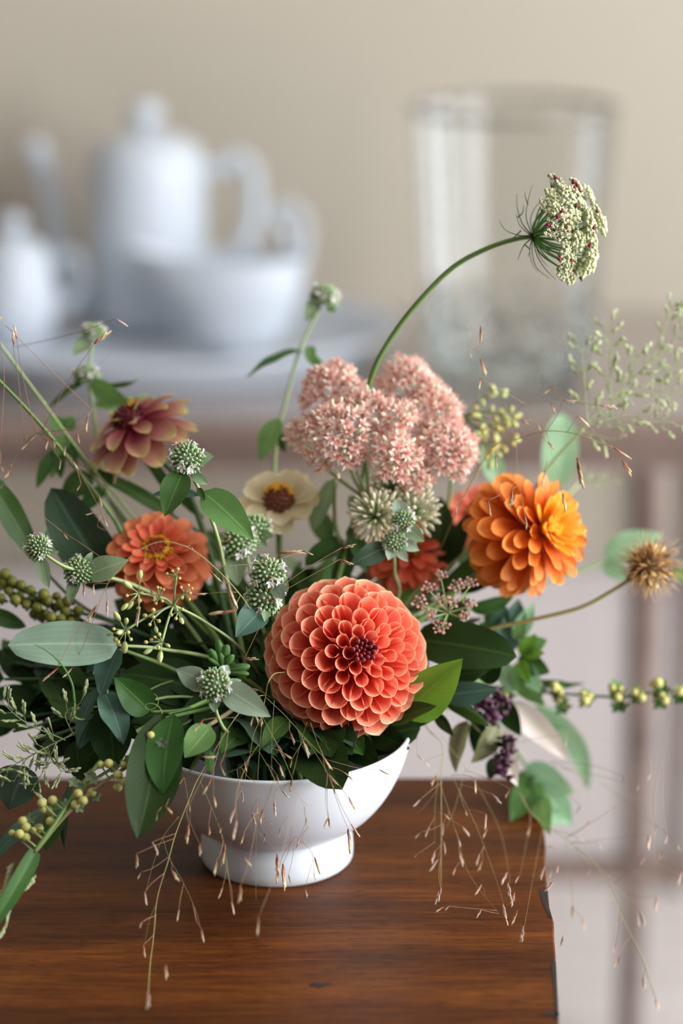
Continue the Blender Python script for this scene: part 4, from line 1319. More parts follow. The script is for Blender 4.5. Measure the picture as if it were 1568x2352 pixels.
PKF = petal_mat('dusty_pink_umbel_floret', [(0, lin(150, 100, 90)), (1, lin(216, 166, 156))], 0.2, 0.15)
PKM = MB()
for k in range(5):
    a = 2 * PI * k / 5
    PKM.ball((0.5 * math.cos(a), 0.5 * math.sin(a), 0.1), (0.38, 0.38, 0.28), 5, 4)
PKM.ball((0, 0, 0), 0.4, 5, 4)
PKM = PKM.mesh('floret', PKF)
b0 = nb()
pk = thing('lace_umbel', 'small dusty pink lace umbel tucked between dahlia and amber zinnia', 'lace flower', b0)
hub = P(1028, 1408, 1.385)
stem(pk, [b0, V((b0.x, b0.y, 0.085)), P(985, 1480, 1.40), hub], 0.0012, 0.0008, STEMG)
for (ux, uy, D, n, r) in ((963, 1382, 1.37, 12, 20), (985, 1348, 1.372, 10, 18), (1012, 1320, 1.378, 9, 15), (1048, 1345, 1.375, 12, 20), (1080, 1338, 1.38, 10, 18), (1076, 1385, 1.38, 9, 18), (1012, 1438, 1.362, 15, 22), (1068, 1415, 1.37, 8, 15), (1015, 1378, 1.37, 9, 20), (990, 1410, 1.37, 8, 14), (1040, 1385, 1.37, 8, 18)):
    e = P(ux, uy + 8, D + 0.004)
    ry = MB().tube(spline([hub, hub.lerp(e, 0.5), e], 4), 0.0005, 4).build('ray', STEMP, pk)
    for k in range(n):
        a = k * 2.4; rr = r * math.sqrt((k + 0.5) / n)
        p = P(ux + rr * math.cos(a), uy + rr * math.sin(a) * 0.8, D + rnd(-0.003, 0.003))
        MB().tube([e, p], 0.0002, 3).build('pedicel', STEMP, ry, root=pk)
        s = S(5.0, D) * rnd(0.8, 1.2)
        inst('floret', PKM, pk, M.Translation(p) @ frame(dirv(rnd(-.4, .4), 0.4 + rnd(-.3, .3), 0.8)).to_4x4() @ M.Diagonal((s, s, s, 1)))

# ------------------------------------------------------------------ dried scabious seed head
SCB = petal_mat('straw_brown_scale', [(0, lin(146, 108, 62)), (0.6, lin(206, 168, 112)), (1, lin(236, 212, 162))], 0.25, 0.25, 0.7, 0.08)
b0 = nb()
sca = thing('dried_scabious', 'dried straw brown bristly seed head on a curved stem', 'seed head', b0)
c = P(1490, 1300, 1.42)
stem(sca, [b0, V((b0.x, b0.y, 0.085)), P(980, 1500, 1.42), P(1110, 1450, 1.42), P(1215, 1425, 1.42), P(1330, 1396, 1.42), P(1400, 1360, 1.42), P(1448, 1328, 1.42)], 0.0013, 0.0012, STEMO)
ax = dirv(0.8, 0.40, 0.35)
F = frame(ax)
r = S(57, 1.42)
MB().ball(c, r * 0.62, 12, 8, F).build('core', plain('brown_core', lin(112, 78, 44), 0.7), sca)
def scale_mesh():
    mb = MB()
    mb.sheet(leaf_fn((0, 0, 0), (0, 0.12, 1), 0.62, (0, 1, 0), -0.3, 0.1, 'oblong'), 3, 4)
    return mb.mesh('scale', SCB)
SCM = scale_mesh()
n = 110
bris = MB()
for k in range(n):
    t = (k + 0.5) / n
    ph = math.acos(1 - t * 1.85)
    a = k * 2.39996
    d = F @ V((math.sin(ph) * math.cos(a), math.sin(ph) * math.sin(a), math.cos(ph)))
    s = r * 0.62
    d2 = (d + V((rnd(-1, 1), rnd(-1, 1), rnd(-1, 1))) * 0.35).normalized()
    inst('scale', SCM, sca, M.Translation(c + d * r * 0.42) @ frame(d2, V((rnd(-1, 1), 0.2, 1))).to_4x4() @ M.Diagonal((s * 0.7, s * 0.7, s, 1)))
    for q in range(2):
        d2 = (d + V((rnd(-1, 1), rnd(-1, 1), rnd(-1, 1))) * 0.6).normalized()
        bris.tube([c + d * r * 0.7, c + d * r * 0.9 + d2 * r * 0.25, c + d * r * 0.95 + d2 * r * rnd(0.35, 0.75)], [0.00028, 0.0002, 0.00006], 3)
o = bris.build('bristles', SCB, sca)
o['kind'] = 'stuff'
MB().tube([P(1440, 1332, 1.42), c - ax * r * 0.4], [0.0014, r * 0.45], 8).build('receptacle', STEMO, sca)

# ------------------------------------------------------------------ berry branches
BERY = petal_mat('yellow_green_berry', [(0, lin(146, 152, 86)), (0.6, lin(192, 188, 110)), (1, lin(206, 198, 128))], 0.12, 0.12, 0.42, 0.05)
BERO = petal_mat('olive_berry', [(0, lin(66, 76, 26)), (0.6, lin(104, 110, 40)), (1, lin(140, 134, 62))], 0.08, 0.18, 0.4, 0.05)
def berry_mesh(mat):
    return MB().ball((0, 0, 0), (1, 1, 1), 12, 8).ball((0, 0, 1.0), (0.13, 0.13, 0.06), 5, 3).mesh('berry', mat)
BYM, BOM = berry_mesh(BERY), berry_mesh(BERO)
def calyx(root, p, d, s, mat, n=4):
    mb = MB()
    F = frame(d)
    for k in range(n):
        a = 2 * PI * k / n + 0.3
        e = F @ V((math.cos(a), math.sin(a), 0.25))
        mb.sheet(leaf_fn(p, p + e * s, s * 0.6, d, 0.3, 0.08, 'lance'), 3, 4)
    return mb.build('calyx', mat, root)
b0 = nb()
br = thing('berry_branch', 'branch of round yellow green berries reaching down over the table', 'berry branch', b0)
spts = [(520, 1640, 1.345), (430, 1695, 1.315), (315, 1748, 1.30), (235, 1800, 1.295), (155, 1868, 1.29), (80, 1958, 1.285)]
stem(br, [b0, V((b0.x, b0.y, 0.08)), P(600, 1590, 1.38)] + [P(*p) for p in spts], 0.0016, 0.0011, STEMB)
axisline = spline([P(*p) for p in spts], 10)
blist = [(346, 1689), (350, 1704), (371, 1739), (250, 1754), (232, 1757), (271, 1780), (303, 1762), (286, 1796), (270, 1808), (179, 1823), (211, 1820), (191, 1839), (173, 1848), (96, 1845), (121, 1838), (112, 1862), (116, 1886), (52, 1886), (60, 1900), (89, 1902), (45, 1916), (28, 1914), (59, 1924), (284, 1757), (100, 1858), (75, 1908)]
for i, (bx, by) in enumerate(blist):
    rp = (11.5 if i not in (4, 23, 25, 21) else 9.0)
    if i < 3: rp = 10
    D = 1.292 + rnd(-0.005, 0.004) + (0.012 if i < 3 else 0)
    c = P(bx, by, D)
    near = min(axisline, key=lambda q: (q - c).length)
    r = S(rp, D)
    d = (c - near).normalized()
    MB().tube([near, c - d * r * 0.9], [0.0006, 0.0005], 4).build('pedicel', STEMP, br)
    dd = (d + dirv(rnd(-.5, .5), rnd(-.6, .3), 0.7)).normalized()
    inst('berry', BYM, br, M.Translation(c) @ frame(dd).to_4x4() @ M.Diagonal((r, r, r * 0.96, 1)))
for (cx, cy) in ((262, 1762), (290, 1752), (310, 1775), (170, 1798), (185, 1805), (218, 1790), (205, 1780), (222, 1828), (135, 1850), (150, 1848), (142, 1864), (70, 1878), (372, 1705), (386, 1745), (180, 1855), (128, 1870), (300, 1740)):
    p = P(cx, cy, 1.296)
    calyx(br, p, dirv(rnd(-.5, .5), rnd(-.3, .6), 0.7), S(15, 1.295), L_MINT, 5)

b0 = nb()
ob = thing('berry_spray', 'dark olive berry spray crowded along a stem, under the mint bud heads', 'berry spray', b0)
stem(ob, [b0, V((b0.x, b0.y, 0.085)), P(420, 1500, 1.42), P(260, 1430, 1.405), P(150, 1398, 1.40), P(70, 1365, 1.40), P(-20, 1325, 1.40)], 0.0015, 0.001, STEMD)
for i, (bx, by) in enumerate([(12, 1318), (8, 1336), (28, 1335), (20, 1356), (48, 1344), (45, 1368), (70, 1355), (70, 1378), (85, 1396), (100, 1365), (108, 1381), (106, 1410), (125, 1394), (130, 1370), (150, 1405), (140, 1422), (172, 1420), (155, 1380), (95, 1416), (60, 1388), (-6, 1345), (-8, 1322), (118, 1418), (160, 1428), (35, 1378), (88, 1380), (140, 1388), (2, 1374), (78, 1410), (180, 1402)]):
    r = S(12.5, 1.40) * rnd(0.85, 1.1)
    c = P(bx, by, 1.40 + rnd(-0.012, 0.008))
    inst('berry', BOM, ob, M.Translation(c) @ frame(dirv(rnd(-.8, .8), rnd(-.8, .8), 0.6)).to_4x4() @ M.Diagonal((r, r, r, 1)))
    calyx(ob, c + V((0, 0.006, -0.004)), dirv(0, 0.3, -0.6), r * 1.2, L_DARK, 4)

b0 = nb()
rb = thing('berry_spray', 'slender horizontal spray with spaced whorls of pale berries, over the table corner', 'berry spray', b0)
stem(rb, [b0, V((b0.x, b0.y, 0.09)), P(960, 1560, 1.44), P(1150, 1580, 1.46), P(1300, 1594, 1.465), P(1420, 1600, 1.465), P(1520, 1588, 1.465), P(1600, 1590, 1.465)], 0.0013, 0.0008, STEMD)
for (wx, wy, n) in ((1162, 1592, 2), (1232, 1578, 3), (1282, 1586, 4), (1290, 1616, 2), (1344, 1600, 4), (1412, 1580, 4), (1420, 1612, 2), (1462, 1592, 5), (1514, 1576, 4), (1516, 1604, 3), (1560, 1592, 4)):
    for k in range(n):
        c = P(wx + rnd(-11, 11), wy + rnd(-11, 11), 1.465 + rnd(-0.006, 0.006))
        r = S(10, 1.465) * rnd(0.8, 1.15)
        inst('berry', BYM, rb, M.Translation(c) @ frame(dirv(rnd(-.8, .8), rnd(-.8, .8), 0.6)).to_4x4() @ M.Diagonal((r, r, r, 1)))
    calyx(rb, P(wx, wy + 6, 1.467), dirv(rnd(-.4, .4), -0.5, 0.6), S(24, 1.465), L_MID, 5)
    calyx(rb, P(wx, wy - 4, 1.467), dirv(rnd(-.4, .4), 0.5, 0.6), S(18, 1.465), L_FRESH, 4)
# ------------------------------------------------------------------ leafy stems
def sprig(name, label, cat, stem_px, leaves, mat=STEMD, r0=0.0017, r1=0.0009, group=None):
    b = nb()
    rt = thing(name, label, cat, b, group)
    pts = [P(*p) for p in stem_px]
    stem(rt, [b, V((b.x, b.y, 0.085))] + pts, r0, r1, mat)
    for (bx, by, bD, tx, ty, tD, w, m_, rl, *o) in leaves:
        kw = o[0] if o else {}
        leaf(rt, (bx, by, bD), (tx, ty, tD), w, m_, rl, kw.get('fold', 0.22), kw.get('bend', 0.06), kw.get('shape', 'ovate'), kw.get('wav', 0.012), kw.get('side', 0.0), nu=8, nv=14)
    return rt

sprig('leaf_spray', 'broad silver green leaf with lengthwise veins, lying level above the dark foliage', 'leaf',
      [(520, 1530, 1.38), (380, 1492, 1.335), (268, 1482, 1.318)],
      [(272, 1482, 1.318, 18, 1482, 1.30, 104, L_SILV, 8, dict(shape='oblong', fold=0.12, bend=0.03, side=0.01))], STEMP)
sprig('leaf_spray', 'large dusky grey green leaf behind the mint bud heads', 'leaf',
      [(420, 1440, 1.43), (290, 1370, 1.42)],
      [(262, 1350, 1.42, 118, 1120, 1.40, 128, L_GREY, -12, dict(shape='oblong', fold=0.3, bend=0.05)), (200, 1270, 1.425, 150, 1130, 1.42, 40, L_GREY, 30)], STEMD)
sprig('leaf_spray', 'narrow olive green blade leaf arching past the mint bud heads', 'leaf',
      [(380, 1480, 1.43), (200, 1400, 1.42), (90, 1300, 1.41)],
      [(92, 1300, 1.41, -60, 1050, 1.39, 62, L_MID, 20, dict(shape='lance', fold=0.2, bend=0.03)), (60, 1440, 1.41, -60, 1400, 1.40, 40, L_MID, 10, dict(shape='lance'))], STEMD)
sprig('leaf_spray', 'long green strap leaf crossing behind the salmon zinnia', 'leaf',
      [(520, 1290, 1.44), (390, 1178, 1.435)],
      [(395, 1182, 1.435, 205, 1078, 1.43, 36, L_MID, 15, dict(shape='blade', fold=0.3)), (330, 1040, 1.44, 470, 1190, 1.435, 34, L_MID, 40, dict(shape='blade'))], STEMD)
sprig('leafy_shoot', 'soft blurred green leafy shoot left of the mauve zinnia', 'leafy shoot',
      [(330, 1260, 1.45), (240, 1130, 1.45), (150, 1000, 1.45)],
      [(150, 985, 1.45, 112, 960, 1.45, 34, L_FRESH, 10), (150, 985, 1.45, 168, 955, 1.45, 34, L_FRESH, 10), (148, 1000, 1.45, 130, 1050, 1.445, 40, L_FRESH, 10), (130, 1030, 1.45, 84, 1122, 1.44, 34, L_MID, 20), (135, 1030, 1.45, 118, 1100, 1.445, 30, L_FRESH, 10), (140, 1040, 1.45, 140, 1100, 1.445, 26, L_MID, 20), (160, 1010, 1.45, 172, 1080, 1.445, 30, L_MID, 10), (210, 1090, 1.45, 140, 1150, 1.445, 60, L_MID, 20), (240, 1120, 1.45, 180, 1180, 1.445, 40, L_MID, 20)], STEMG)
sprig('sweet_pea_stem', 'blue green folded pea leaves hanging below the silver leaf', 'pea leaves',
      [(440, 1560, 1.365), (330, 1510, 1.335), (262, 1500, 1.325), (245, 1590, 1.318), (262, 1680, 1.315)],
      [(272, 1492, 1.325, 232, 1602, 1.31, 62, L_TEAL, 30, dict(wav=0.03, fold=0.5)), (238, 1588, 1.318, 284, 1710, 1.305, 70, L_TEAL, -20, dict(wav=0.03, fold=0.4)), (222, 1580, 1.318, 176, 1715, 1.31, 34, L_TEAL, 40, dict(wav=0.02)), (255, 1620, 1.32, 262, 1775, 1.31, 100, L_DARK, 10, dict(wav=0.035, fold=0.3)), (215, 1640, 1.322, 182, 1720, 1.315, 44, L_TEAL, 10), (240, 1510, 1.325, 198, 1545, 1.32, 30, L_TEAL, 30), (285, 1660, 1.32, 320, 1700, 1.315, 26, L_DARK, 20)], STEMG)
sprig('sweet_pea_stem', 'mid green pea leaf with curling tendril beside the hanging leaves', 'pea leaves',
      [(520, 1600, 1.36), (420, 1630, 1.33), (345, 1635, 1.32)],
      [(345, 1634, 1.32, 262, 1555, 1.305, 74, L_MID, 0, dict(fold=0.3)), (360, 1640, 1.32, 372, 1700, 1.31, 30, L_MID, 0)], STEMG)
tr = [P(350 + 22 * math.cos(a) * (1 - a / 16), 1640 - 18 * math.sin(a) * (1 - a / 16) - a * 5, 1.303) for a in [i * 0.4 for i in range(20)]]
MB().tube(tr, [0.0005 - 0.0003 * i / 19 for i in range(20)], 4).build('tendril', STEMG, bpy.data.objects['sweet_pea_stem.001'] if 'sweet_pea_stem.001' in bpy.data.objects else None)
sprig('leaf_spray', 'two long deep green leaves hanging over the bowl rim to the table', 'leaf',
      [(540, 1600, 1.37), (440, 1625, 1.335), (385, 1640, 1.315)],
      [(372, 1640, 1.315, 314, 1928, 1.275, 130, L_DARK, -12, dict(shape='lance', fold=0.28, bend=0.06)), (398, 1640, 1.312, 374, 1824, 1.285, 92, L_MID, 20, dict(shape='lance', fold=0.3, bend=0.08))], STEMD)
sprig('leaf_spray', 'wide dark teal leaves in the shade left of the low mint', 'leaf',
      [(600, 1560, 1.40), (480, 1580, 1.375)],
      [(480, 1585, 1.375, 278, 1545, 1.355, 110, L_DARK, 10, dict(fold=0.1)), (470, 1540, 1.38, 300, 1500, 1.365, 80, L_DARK, 0), (500, 1610, 1.37, 400, 1700, 1.345, 90, L_DARK, 0), (430, 1620, 1.365, 300, 1660, 1.35, 70, L_DARK, 20)], STEMD)
sprig('leaf_spray', 'broad dark leaf folded over the front rim of the bowl', 'leaf',
      [(690, 1640, 1.385), (698, 1705, 1.352)],
      [(700, 1702, 1.348, 784, 1814, 1.305, 128, L_DARK, -10, dict(shape='oblong', fold=0.3, bend=0.09)), (738, 1700, 1.352, 790, 1760, 1.325, 70, L_MID, 0, dict(shape='oblong')), (660, 1650, 1.345, 600, 1720, 1.32, 50, L_MID, 20)], STEMD)
sprig('leaf_spray', 'sunlit yellow green leaf pointing out beneath the right of the dahlia', 'leaf',
      [(860, 1640, 1.39), (920, 1640, 1.37)],
      [(922, 1640, 1.37, 1062, 1512, 1.345, 112, L_BRIGHT, 10, dict(fold=0.45, bend=0.05)), (900, 1660, 1.368, 1002, 1622, 1.348, 50, L_MID, -30, dict(fold=0.5))], STEMG)
sprig('leaf_spray', 'big dark green leaf stretching out behind the sunlit leaf', 'leaf',
      [(880, 1500, 1.41), (960, 1478, 1.40)],
      [(950, 1468, 1.40, 1186, 1508, 1.385, 112, L_DARK, -14, dict(shape='oblong', fold=0.15)), (1010, 1595, 1.395, 1142, 1580, 1.385, 62, L_TEAL, 20), (1100, 1560, 1.41, 1150, 1510, 1.40, 60, L_DARK, 10), (990, 1560, 1.40, 1120, 1540, 1.395, 60, L_DARK, 0)], STEMD)
sprig('leaf_spray', 'dark leaves filling the bowl mouth below the dahlia', 'leaf',
      [(760, 1660, 1.385), (830, 1690, 1.375)],
      [(810, 1700, 1.39, 965, 1672, 1.38, 100, L_DARK, -10, dict(shape='oblong')), (800, 1700, 1.375, 872, 1762, 1.345, 70, L_DARK, 0), (730, 1700, 1.375, 690, 1752, 1.345, 80, L_DARK, 10), (850, 1680, 1.385, 940, 1720, 1.375, 60, L_DARK, 0), (880, 1650, 1.39, 1000, 1650, 1.38, 50, L_DARK, 10)], STEMD)
sprig('leaf_spray', 'curled lime edged leaf below the purple basil', 'leaf',
      [(960, 1640, 1.41), (1020, 1610, 1.40)],
      [(1022, 1605, 1.40, 1122, 1668, 1.385, 42, L_MID, 40, dict(fold=0.6, bend=-0.12)), (1000, 1640, 1.40, 1040, 1690, 1.39, 26, L_DARK, 0)], STEMG)
# purple basil
PURP = petal_mat('purple_basil_floret', [(0, lin(40, 10, 22)), (0.6, lin(64, 27, 44)), (1, lin(112, 74, 98))], 0.12, 0.3, 0.55, 0.08)
bas = sprig('purple_basil', 'purple basil with dark flower spikes and pinkish pale leaves, over the table edge', 'basil',
      [(900, 1560, 1.42), (1040, 1590, 1.43), (1110, 1620, 1.44), (1150, 1680, 1.445), (1158, 1780, 1.44)],
      [(1070, 1655, 1.43, 1046, 1775, 1.415, 46, L_BASIL, 30, dict(fold=0.5)), (1140, 1665, 1.44, 1082, 1752, 1.425, 56, L_BASIL, -30, dict(fold=0.4)), (1172, 1608, 1.45, 1306, 1745, 1.47, 60, L_PINKL, 10, dict(fold=0.35, bend=-0.05)), (1150, 1672, 1.445, 1188, 1806, 1.43, 56, L_PINKL, -20, dict(fold=0.5, side=0.10)), (1150, 1600, 1.45, 1195, 1690, 1.45, 50, L_DARK, 20), (1100, 1640, 1.44, 1095, 1740, 1.44, 40, L_DARK, 10), (1140, 1740, 1.44, 1122, 1790, 1.435, 34, L_DARK, 0)], STEMD)
BFM = MB().ball((0, 0, 0.4), (0.5, 0.42, 0.6), 6, 5).sheet(leaf_fn((0, -0.2, 0.6), (0, 0.5, 1.2), 0.8, (0, -0.6, 1), 0.3, 0.1, 'round'), 3, 3).mesh('floret', PURP)
for (ax_, ay, bx_, by_, n, wd) in ((1072, 1596, 1150, 1652, 46, 24), (1160, 1690, 1156, 1785, 42, 20), (1130, 1600, 1170, 1610, 14, 14)):
    MB().tube(spline([P(ax_, ay, 1.425), P((ax_ + bx_) / 2 + 4, (ay + by_) / 2, 1.425), P(bx_, by_, 1.425)], 4), [S(wd * 0.45, 1.43)] * 8 + [S(wd * 0.2, 1.43)], 8).build('spike', PURP, bas)
    for k in range(n):
        t = min(1, max(0, (k + 0.5 + rnd(-2.5, 2.5)) / n))
        a = rnd(0, 6.28)
        px = ax_ + (bx_ - ax_) * t
        py = ay + (by_ - ay) * t
        tx, ty = (bx_ - ax_), (by_ - ay)
        ln = math.hypot(tx, ty)
        off = math.cos(a) * wd * (1.1 - 0.3 * t)
        p = P(px - ty / ln * off, py + tx / ln * off, 1.425 - math.sin(a) * S(wd, 1.44))
        core = P(px, py, 1.425)
        s = S(12, 1.44) * rnd(0.6, 1.5)
        inst('floret', BFM, bas, M.Translation(core.lerp(p, 0.6)) @ frame((p - core).normalized()).to_4x4() @ M.Diagonal((s, s, s, 1)))
for (px, py, sx) in ((1290, 1700, 0),):
    pass
sprig('leaf_spray', 'pale hazy green leaf arching down behind the basil', 'leaf',
      [(960, 1560, 1.47), (1150, 1580, 1.53), (1245, 1620, 1.56)],
      [(1245, 1620, 1.56, 1350, 1815, 1.56, 46, L_AQUA, 10, dict(shape='lance', side=-0.12, bend=0.05)), (1230, 1620, 1.55, 1300, 1690, 1.56, 40, L_AQUA, 30)], STEMG)
sprig('mint_sprig', 'pale aqua green mint sprig drooping over the table corner', 'mint sprig',
      [(980, 1620, 1.47), (1120, 1660, 1.50), (1195, 1740, 1.52), (1228, 1800, 1.52), (1250, 1880, 1.52)],
      [(1208, 1758, 1.52, 1318, 1822, 1.51, 62, L_AQUA, 10), (1230, 1800, 1.52, 1312, 1895, 1.51, 74, L_AQUA, -10), (1222, 1805, 1.52, 1172, 1890, 1.51, 62, L_MID, 10), (1235, 1830, 1.52, 1262, 1916, 1.51, 46, L_FRESH, 0), (1215, 1770, 1.525, 1190, 1830, 1.52, 40, L_MID, 10), (1225, 1800, 1.515, 1245, 1850, 1.51, 36, L_FRESH, 0), (1240, 1850, 1.52, 1300, 1885, 1.52, 40, L_AQUA, 20)], STEMG)
sprig('mint_sprig', 'fresh green leafy sprig behind the big dark leaf', 'mint sprig',
      [(960, 1480, 1.45), (1100, 1480, 1.46), (1180, 1480, 1.465), (1215, 1520, 1.46)],
      [(1170, 1470, 1.46, 1190, 1375, 1.46, 56, L_TEAL, 10), (1180, 1470, 1.46, 1226, 1385, 1.46, 40, L_AQUA, 10), (1190, 1490, 1.455, 1256, 1470, 1.45, 46, L_FRESH, 10), (1190, 1510, 1.455, 1262, 1545, 1.45, 52, L_MID, 10), (1190, 1520, 1.455, 1195, 1600, 1.45, 34, L_FRESH, 10), (1200, 1520, 1.455, 1240, 1590, 1.45, 44, L_AQUA, 10), (1170, 1500, 1.455, 1148, 1430, 1.45, 56, L_TEAL, 10), (1160, 1480, 1.465, 1110, 1400, 1.46, 60, L_MID, 20), (1180, 1540, 1.46, 1250, 1620, 1.46, 50, L_FRESH, 30), (1150, 1520, 1.46, 1175, 1590, 1.455, 44, L_AQUA, 0), (1190, 1440, 1.465, 1222, 1440, 1.46, 30, L_AQUA, 0), (1205, 1560, 1.465, 1340, 1570, 1.48, 26, L_MID, 40), (1200, 1500, 1.45, 1250, 1500, 1.445, 30, L_BRIGHT, 0), (1195, 1505, 1.45, 1230, 1455, 1.445, 34, L_BRIGHT, 10), (1195, 1515, 1.45, 1215, 1570, 1.445, 30, L_BRIGHT, 10), (1140, 1440, 1.46, 1160, 1390, 1.455, 44, L_TEAL, 10), (1130, 1470, 1.46, 1100, 1430, 1.455, 60, L_MID, 10), (1185, 1470, 1.45, 1200, 1420, 1.445, 30, L_FRESH, 10)], STEMG)
sprig('leaf_spray', 'green zinnia leaves reaching towards the amber zinnia', 'leaf',
      [(930, 1420, 1.44), (1020, 1350, 1.44)],
      [(1010, 1350, 1.44, 1190, 1245, 1.43, 56, L_MID, 10, dict(shape='lance')), (1040, 1360, 1.44, 1170, 1290, 1.435, 46, L_DARK, 20, dict(shape='lance')), (1000, 1300, 1.455, 1010, 1140, 1.46, 70, L_DARK, 20, dict(shape='lance')), (1060, 1300, 1.47, 1148, 1110, 1.48, 40, L_MID, 30, dict(shape='blade')), (1080, 1400, 1.44, 1180, 1370, 1.44, 40, L_MID, 30), (1010, 1330, 1.46, 1075, 1180, 1.46, 46, L_DARK, 0, dict(shape='lance'))], STEMG)
sprig('leaf_spray', 'pale blurred upright leaf behind the amber zinnia', 'leaf',
      [(1010, 1420, 1.48), (1180, 1240, 1.54), (1275, 1110, 1.56)],
      [(1275, 1120, 1.56, 1292, 950, 1.57, 84, L_AQUA, 10, dict(shape='oblong', fold=0.15)), (1150, 1110, 1.53, 1105, 1020, 1.53, 50, L_AQUA, 10)], STEMG)
sprig('leaf_spray', 'pale aqua leaf behind the dried seed head', 'leaf',
      [(1040, 1420, 1.48), (1250, 1340, 1.53), (1390, 1290, 1.55)],
      [(1385, 1275, 1.55, 1520, 1228, 1.55, 76, L_AQUA, 10), (1385, 1290, 1.55, 1440, 1330, 1.55, 40, L_AQUA, 20), (1540, 1310, 1.5, 1600, 1330, 1.5, 30, L_FRESH, 10)], STEMG)

# ------------------------------------------------------------------ two long stems leaning out at the left
for lab, pts, r, m_ in (('thick bright green bare stem leaning out past the mauve zinnia', [(330, 1300, 1.41), (250, 1175, 1.395), (110, 995, 1.375), (0, 876, 1.36), (-90, 790, 1.35)], 0.0011, STEMG),
                        ('thin pale stem leaning out above the bright green one', [(360, 1260, 1.43), (200, 1060, 1.425), (100, 925, 1.42), (0, 790, 1.415), (-60, 700, 1.41)], 0.0008, STEMP)):
    b = nb()
    rt = thing('bare_stalk', lab, 'stem', b)
    stem(rt, [b, V((b.x, b.y, 0.085))] + [P(*p) for p in pts], r * 1.2, r, m_)
    for (x, y, D) in (pts[1], pts[2]):
        MB().ball(P(x, y, D), (r * 1.5, r * 1.5, r * 2), 8, 5, frame(P(*pts[2]) - P(*pts[1]))).build('node', m_, rt)

# ------------------------------------------------------------------ filler foliage inside the bouquet
FILL = 'dark leafy sprigs filling the bouquet'
random.seed(21)
targets = [  # px, py, depth of the tip, leaf length px, materials
    (60, 1560, 1.40, 150, 0), (120, 1640, 1.38, 150, 0), (30, 1680, 1.38, 150, 0), (200, 1560, 1.40, 150, 0), (330, 1470, 1.42, 140, 0), (420, 1460, 1.41, 140, 0),
    (520, 1440, 1.42, 130, 0), (560, 1560, 1.40, 140, 0), (600, 1480, 1.41, 120, 0), (470, 1340, 1.44, 110, 1), (560, 1380, 1.44, 120, 1), (690, 1290, 1.46, 130, 1), (740, 1330, 1.45, 120, 1),
    (830, 1340, 1.46, 120, 1), (660, 1400, 1.43, 120, 1), (1000, 1290, 1.49, 120, 1), (1060, 1440, 1.43, 120, 0), (1010, 1540, 1.42, 120, 0), (560, 1660, 1.375, 110, 0), (600, 1680, 1.375, 90, 0),
    (430, 1640, 1.37, 120, 0), (340, 1590, 1.38, 130, 0), (250, 1450, 1.43, 140, 0), (500, 1250, 1.46, 100, 1), (870, 1420, 1.44, 110, 1), (100, 1480, 1.42, 140, 0), (1080, 1560, 1.43, 100, 0), (760, 1230, 1.47, 110, 1), (960, 1380, 1.45, 110, 1),
    (420, 1540, 1.40, 130, 0), (520, 1500, 1.39, 120, 0), (230, 1640, 1.39, 120, 0), (720, 1680, 1.39, 100, 0), (640, 1560, 1.40, 120, 0),
    (150, 1540, 1.41, 160, 0), (60, 1620, 1.41, 160, 0), (280, 1560, 1.41, 150, 0), (380, 1600, 1.40, 150, 0), (460, 1520, 1.42, 150, 0), (180, 1690, 1.38, 120, 0), (320, 1680, 1.37, 110, 0), (0, 1590, 1.42, 160, 0), (380, 1420, 1.43, 130, 0), (240, 1600, 1.42, 150, 0), (90, 1700, 1.37, 110, 0), (480, 1440, 1.43, 130, 0), (1050, 1400, 1.45, 120, 0), (1110, 1440, 1.46, 110, 0), (1020, 1350, 1.46, 110, 1), (700, 1350, 1.44, 120, 1), (590, 1330, 1.45, 110, 1), (850, 1380, 1.46, 110, 0)]
ANCH = [((145, 1480), 'under the broad silver leaf'), ((361, 1290), 'under the salmon zinnia'), ((640, 1170), 'under the cream zinnia'), ((795, 1400), 'behind the top of the dahlia'), ((620, 1540), 'against the shaded side of the dahlia'), ((860, 1230), 'beneath the sedum head'), ((1030, 1300), 'between coral and amber zinnias'),
        ((640, 1690), 'above the front bowl rim'), ((470, 1560), 'around the silver bracted mint head'), ((150, 1760), 'above the berry branch'), ((70, 1390), 'below the dark olive berries'), ((345, 1680), 'behind the long hanging leaves'), ((1060, 1500), 'beside the big dark leaf'), ((600, 1390), 'behind the stacked mint heads'), ((240, 1600), 'behind the blue green pea leaves'), ((390, 1440), 'behind the seed umbel'), ((1100, 1590), 'behind the purple basil')]
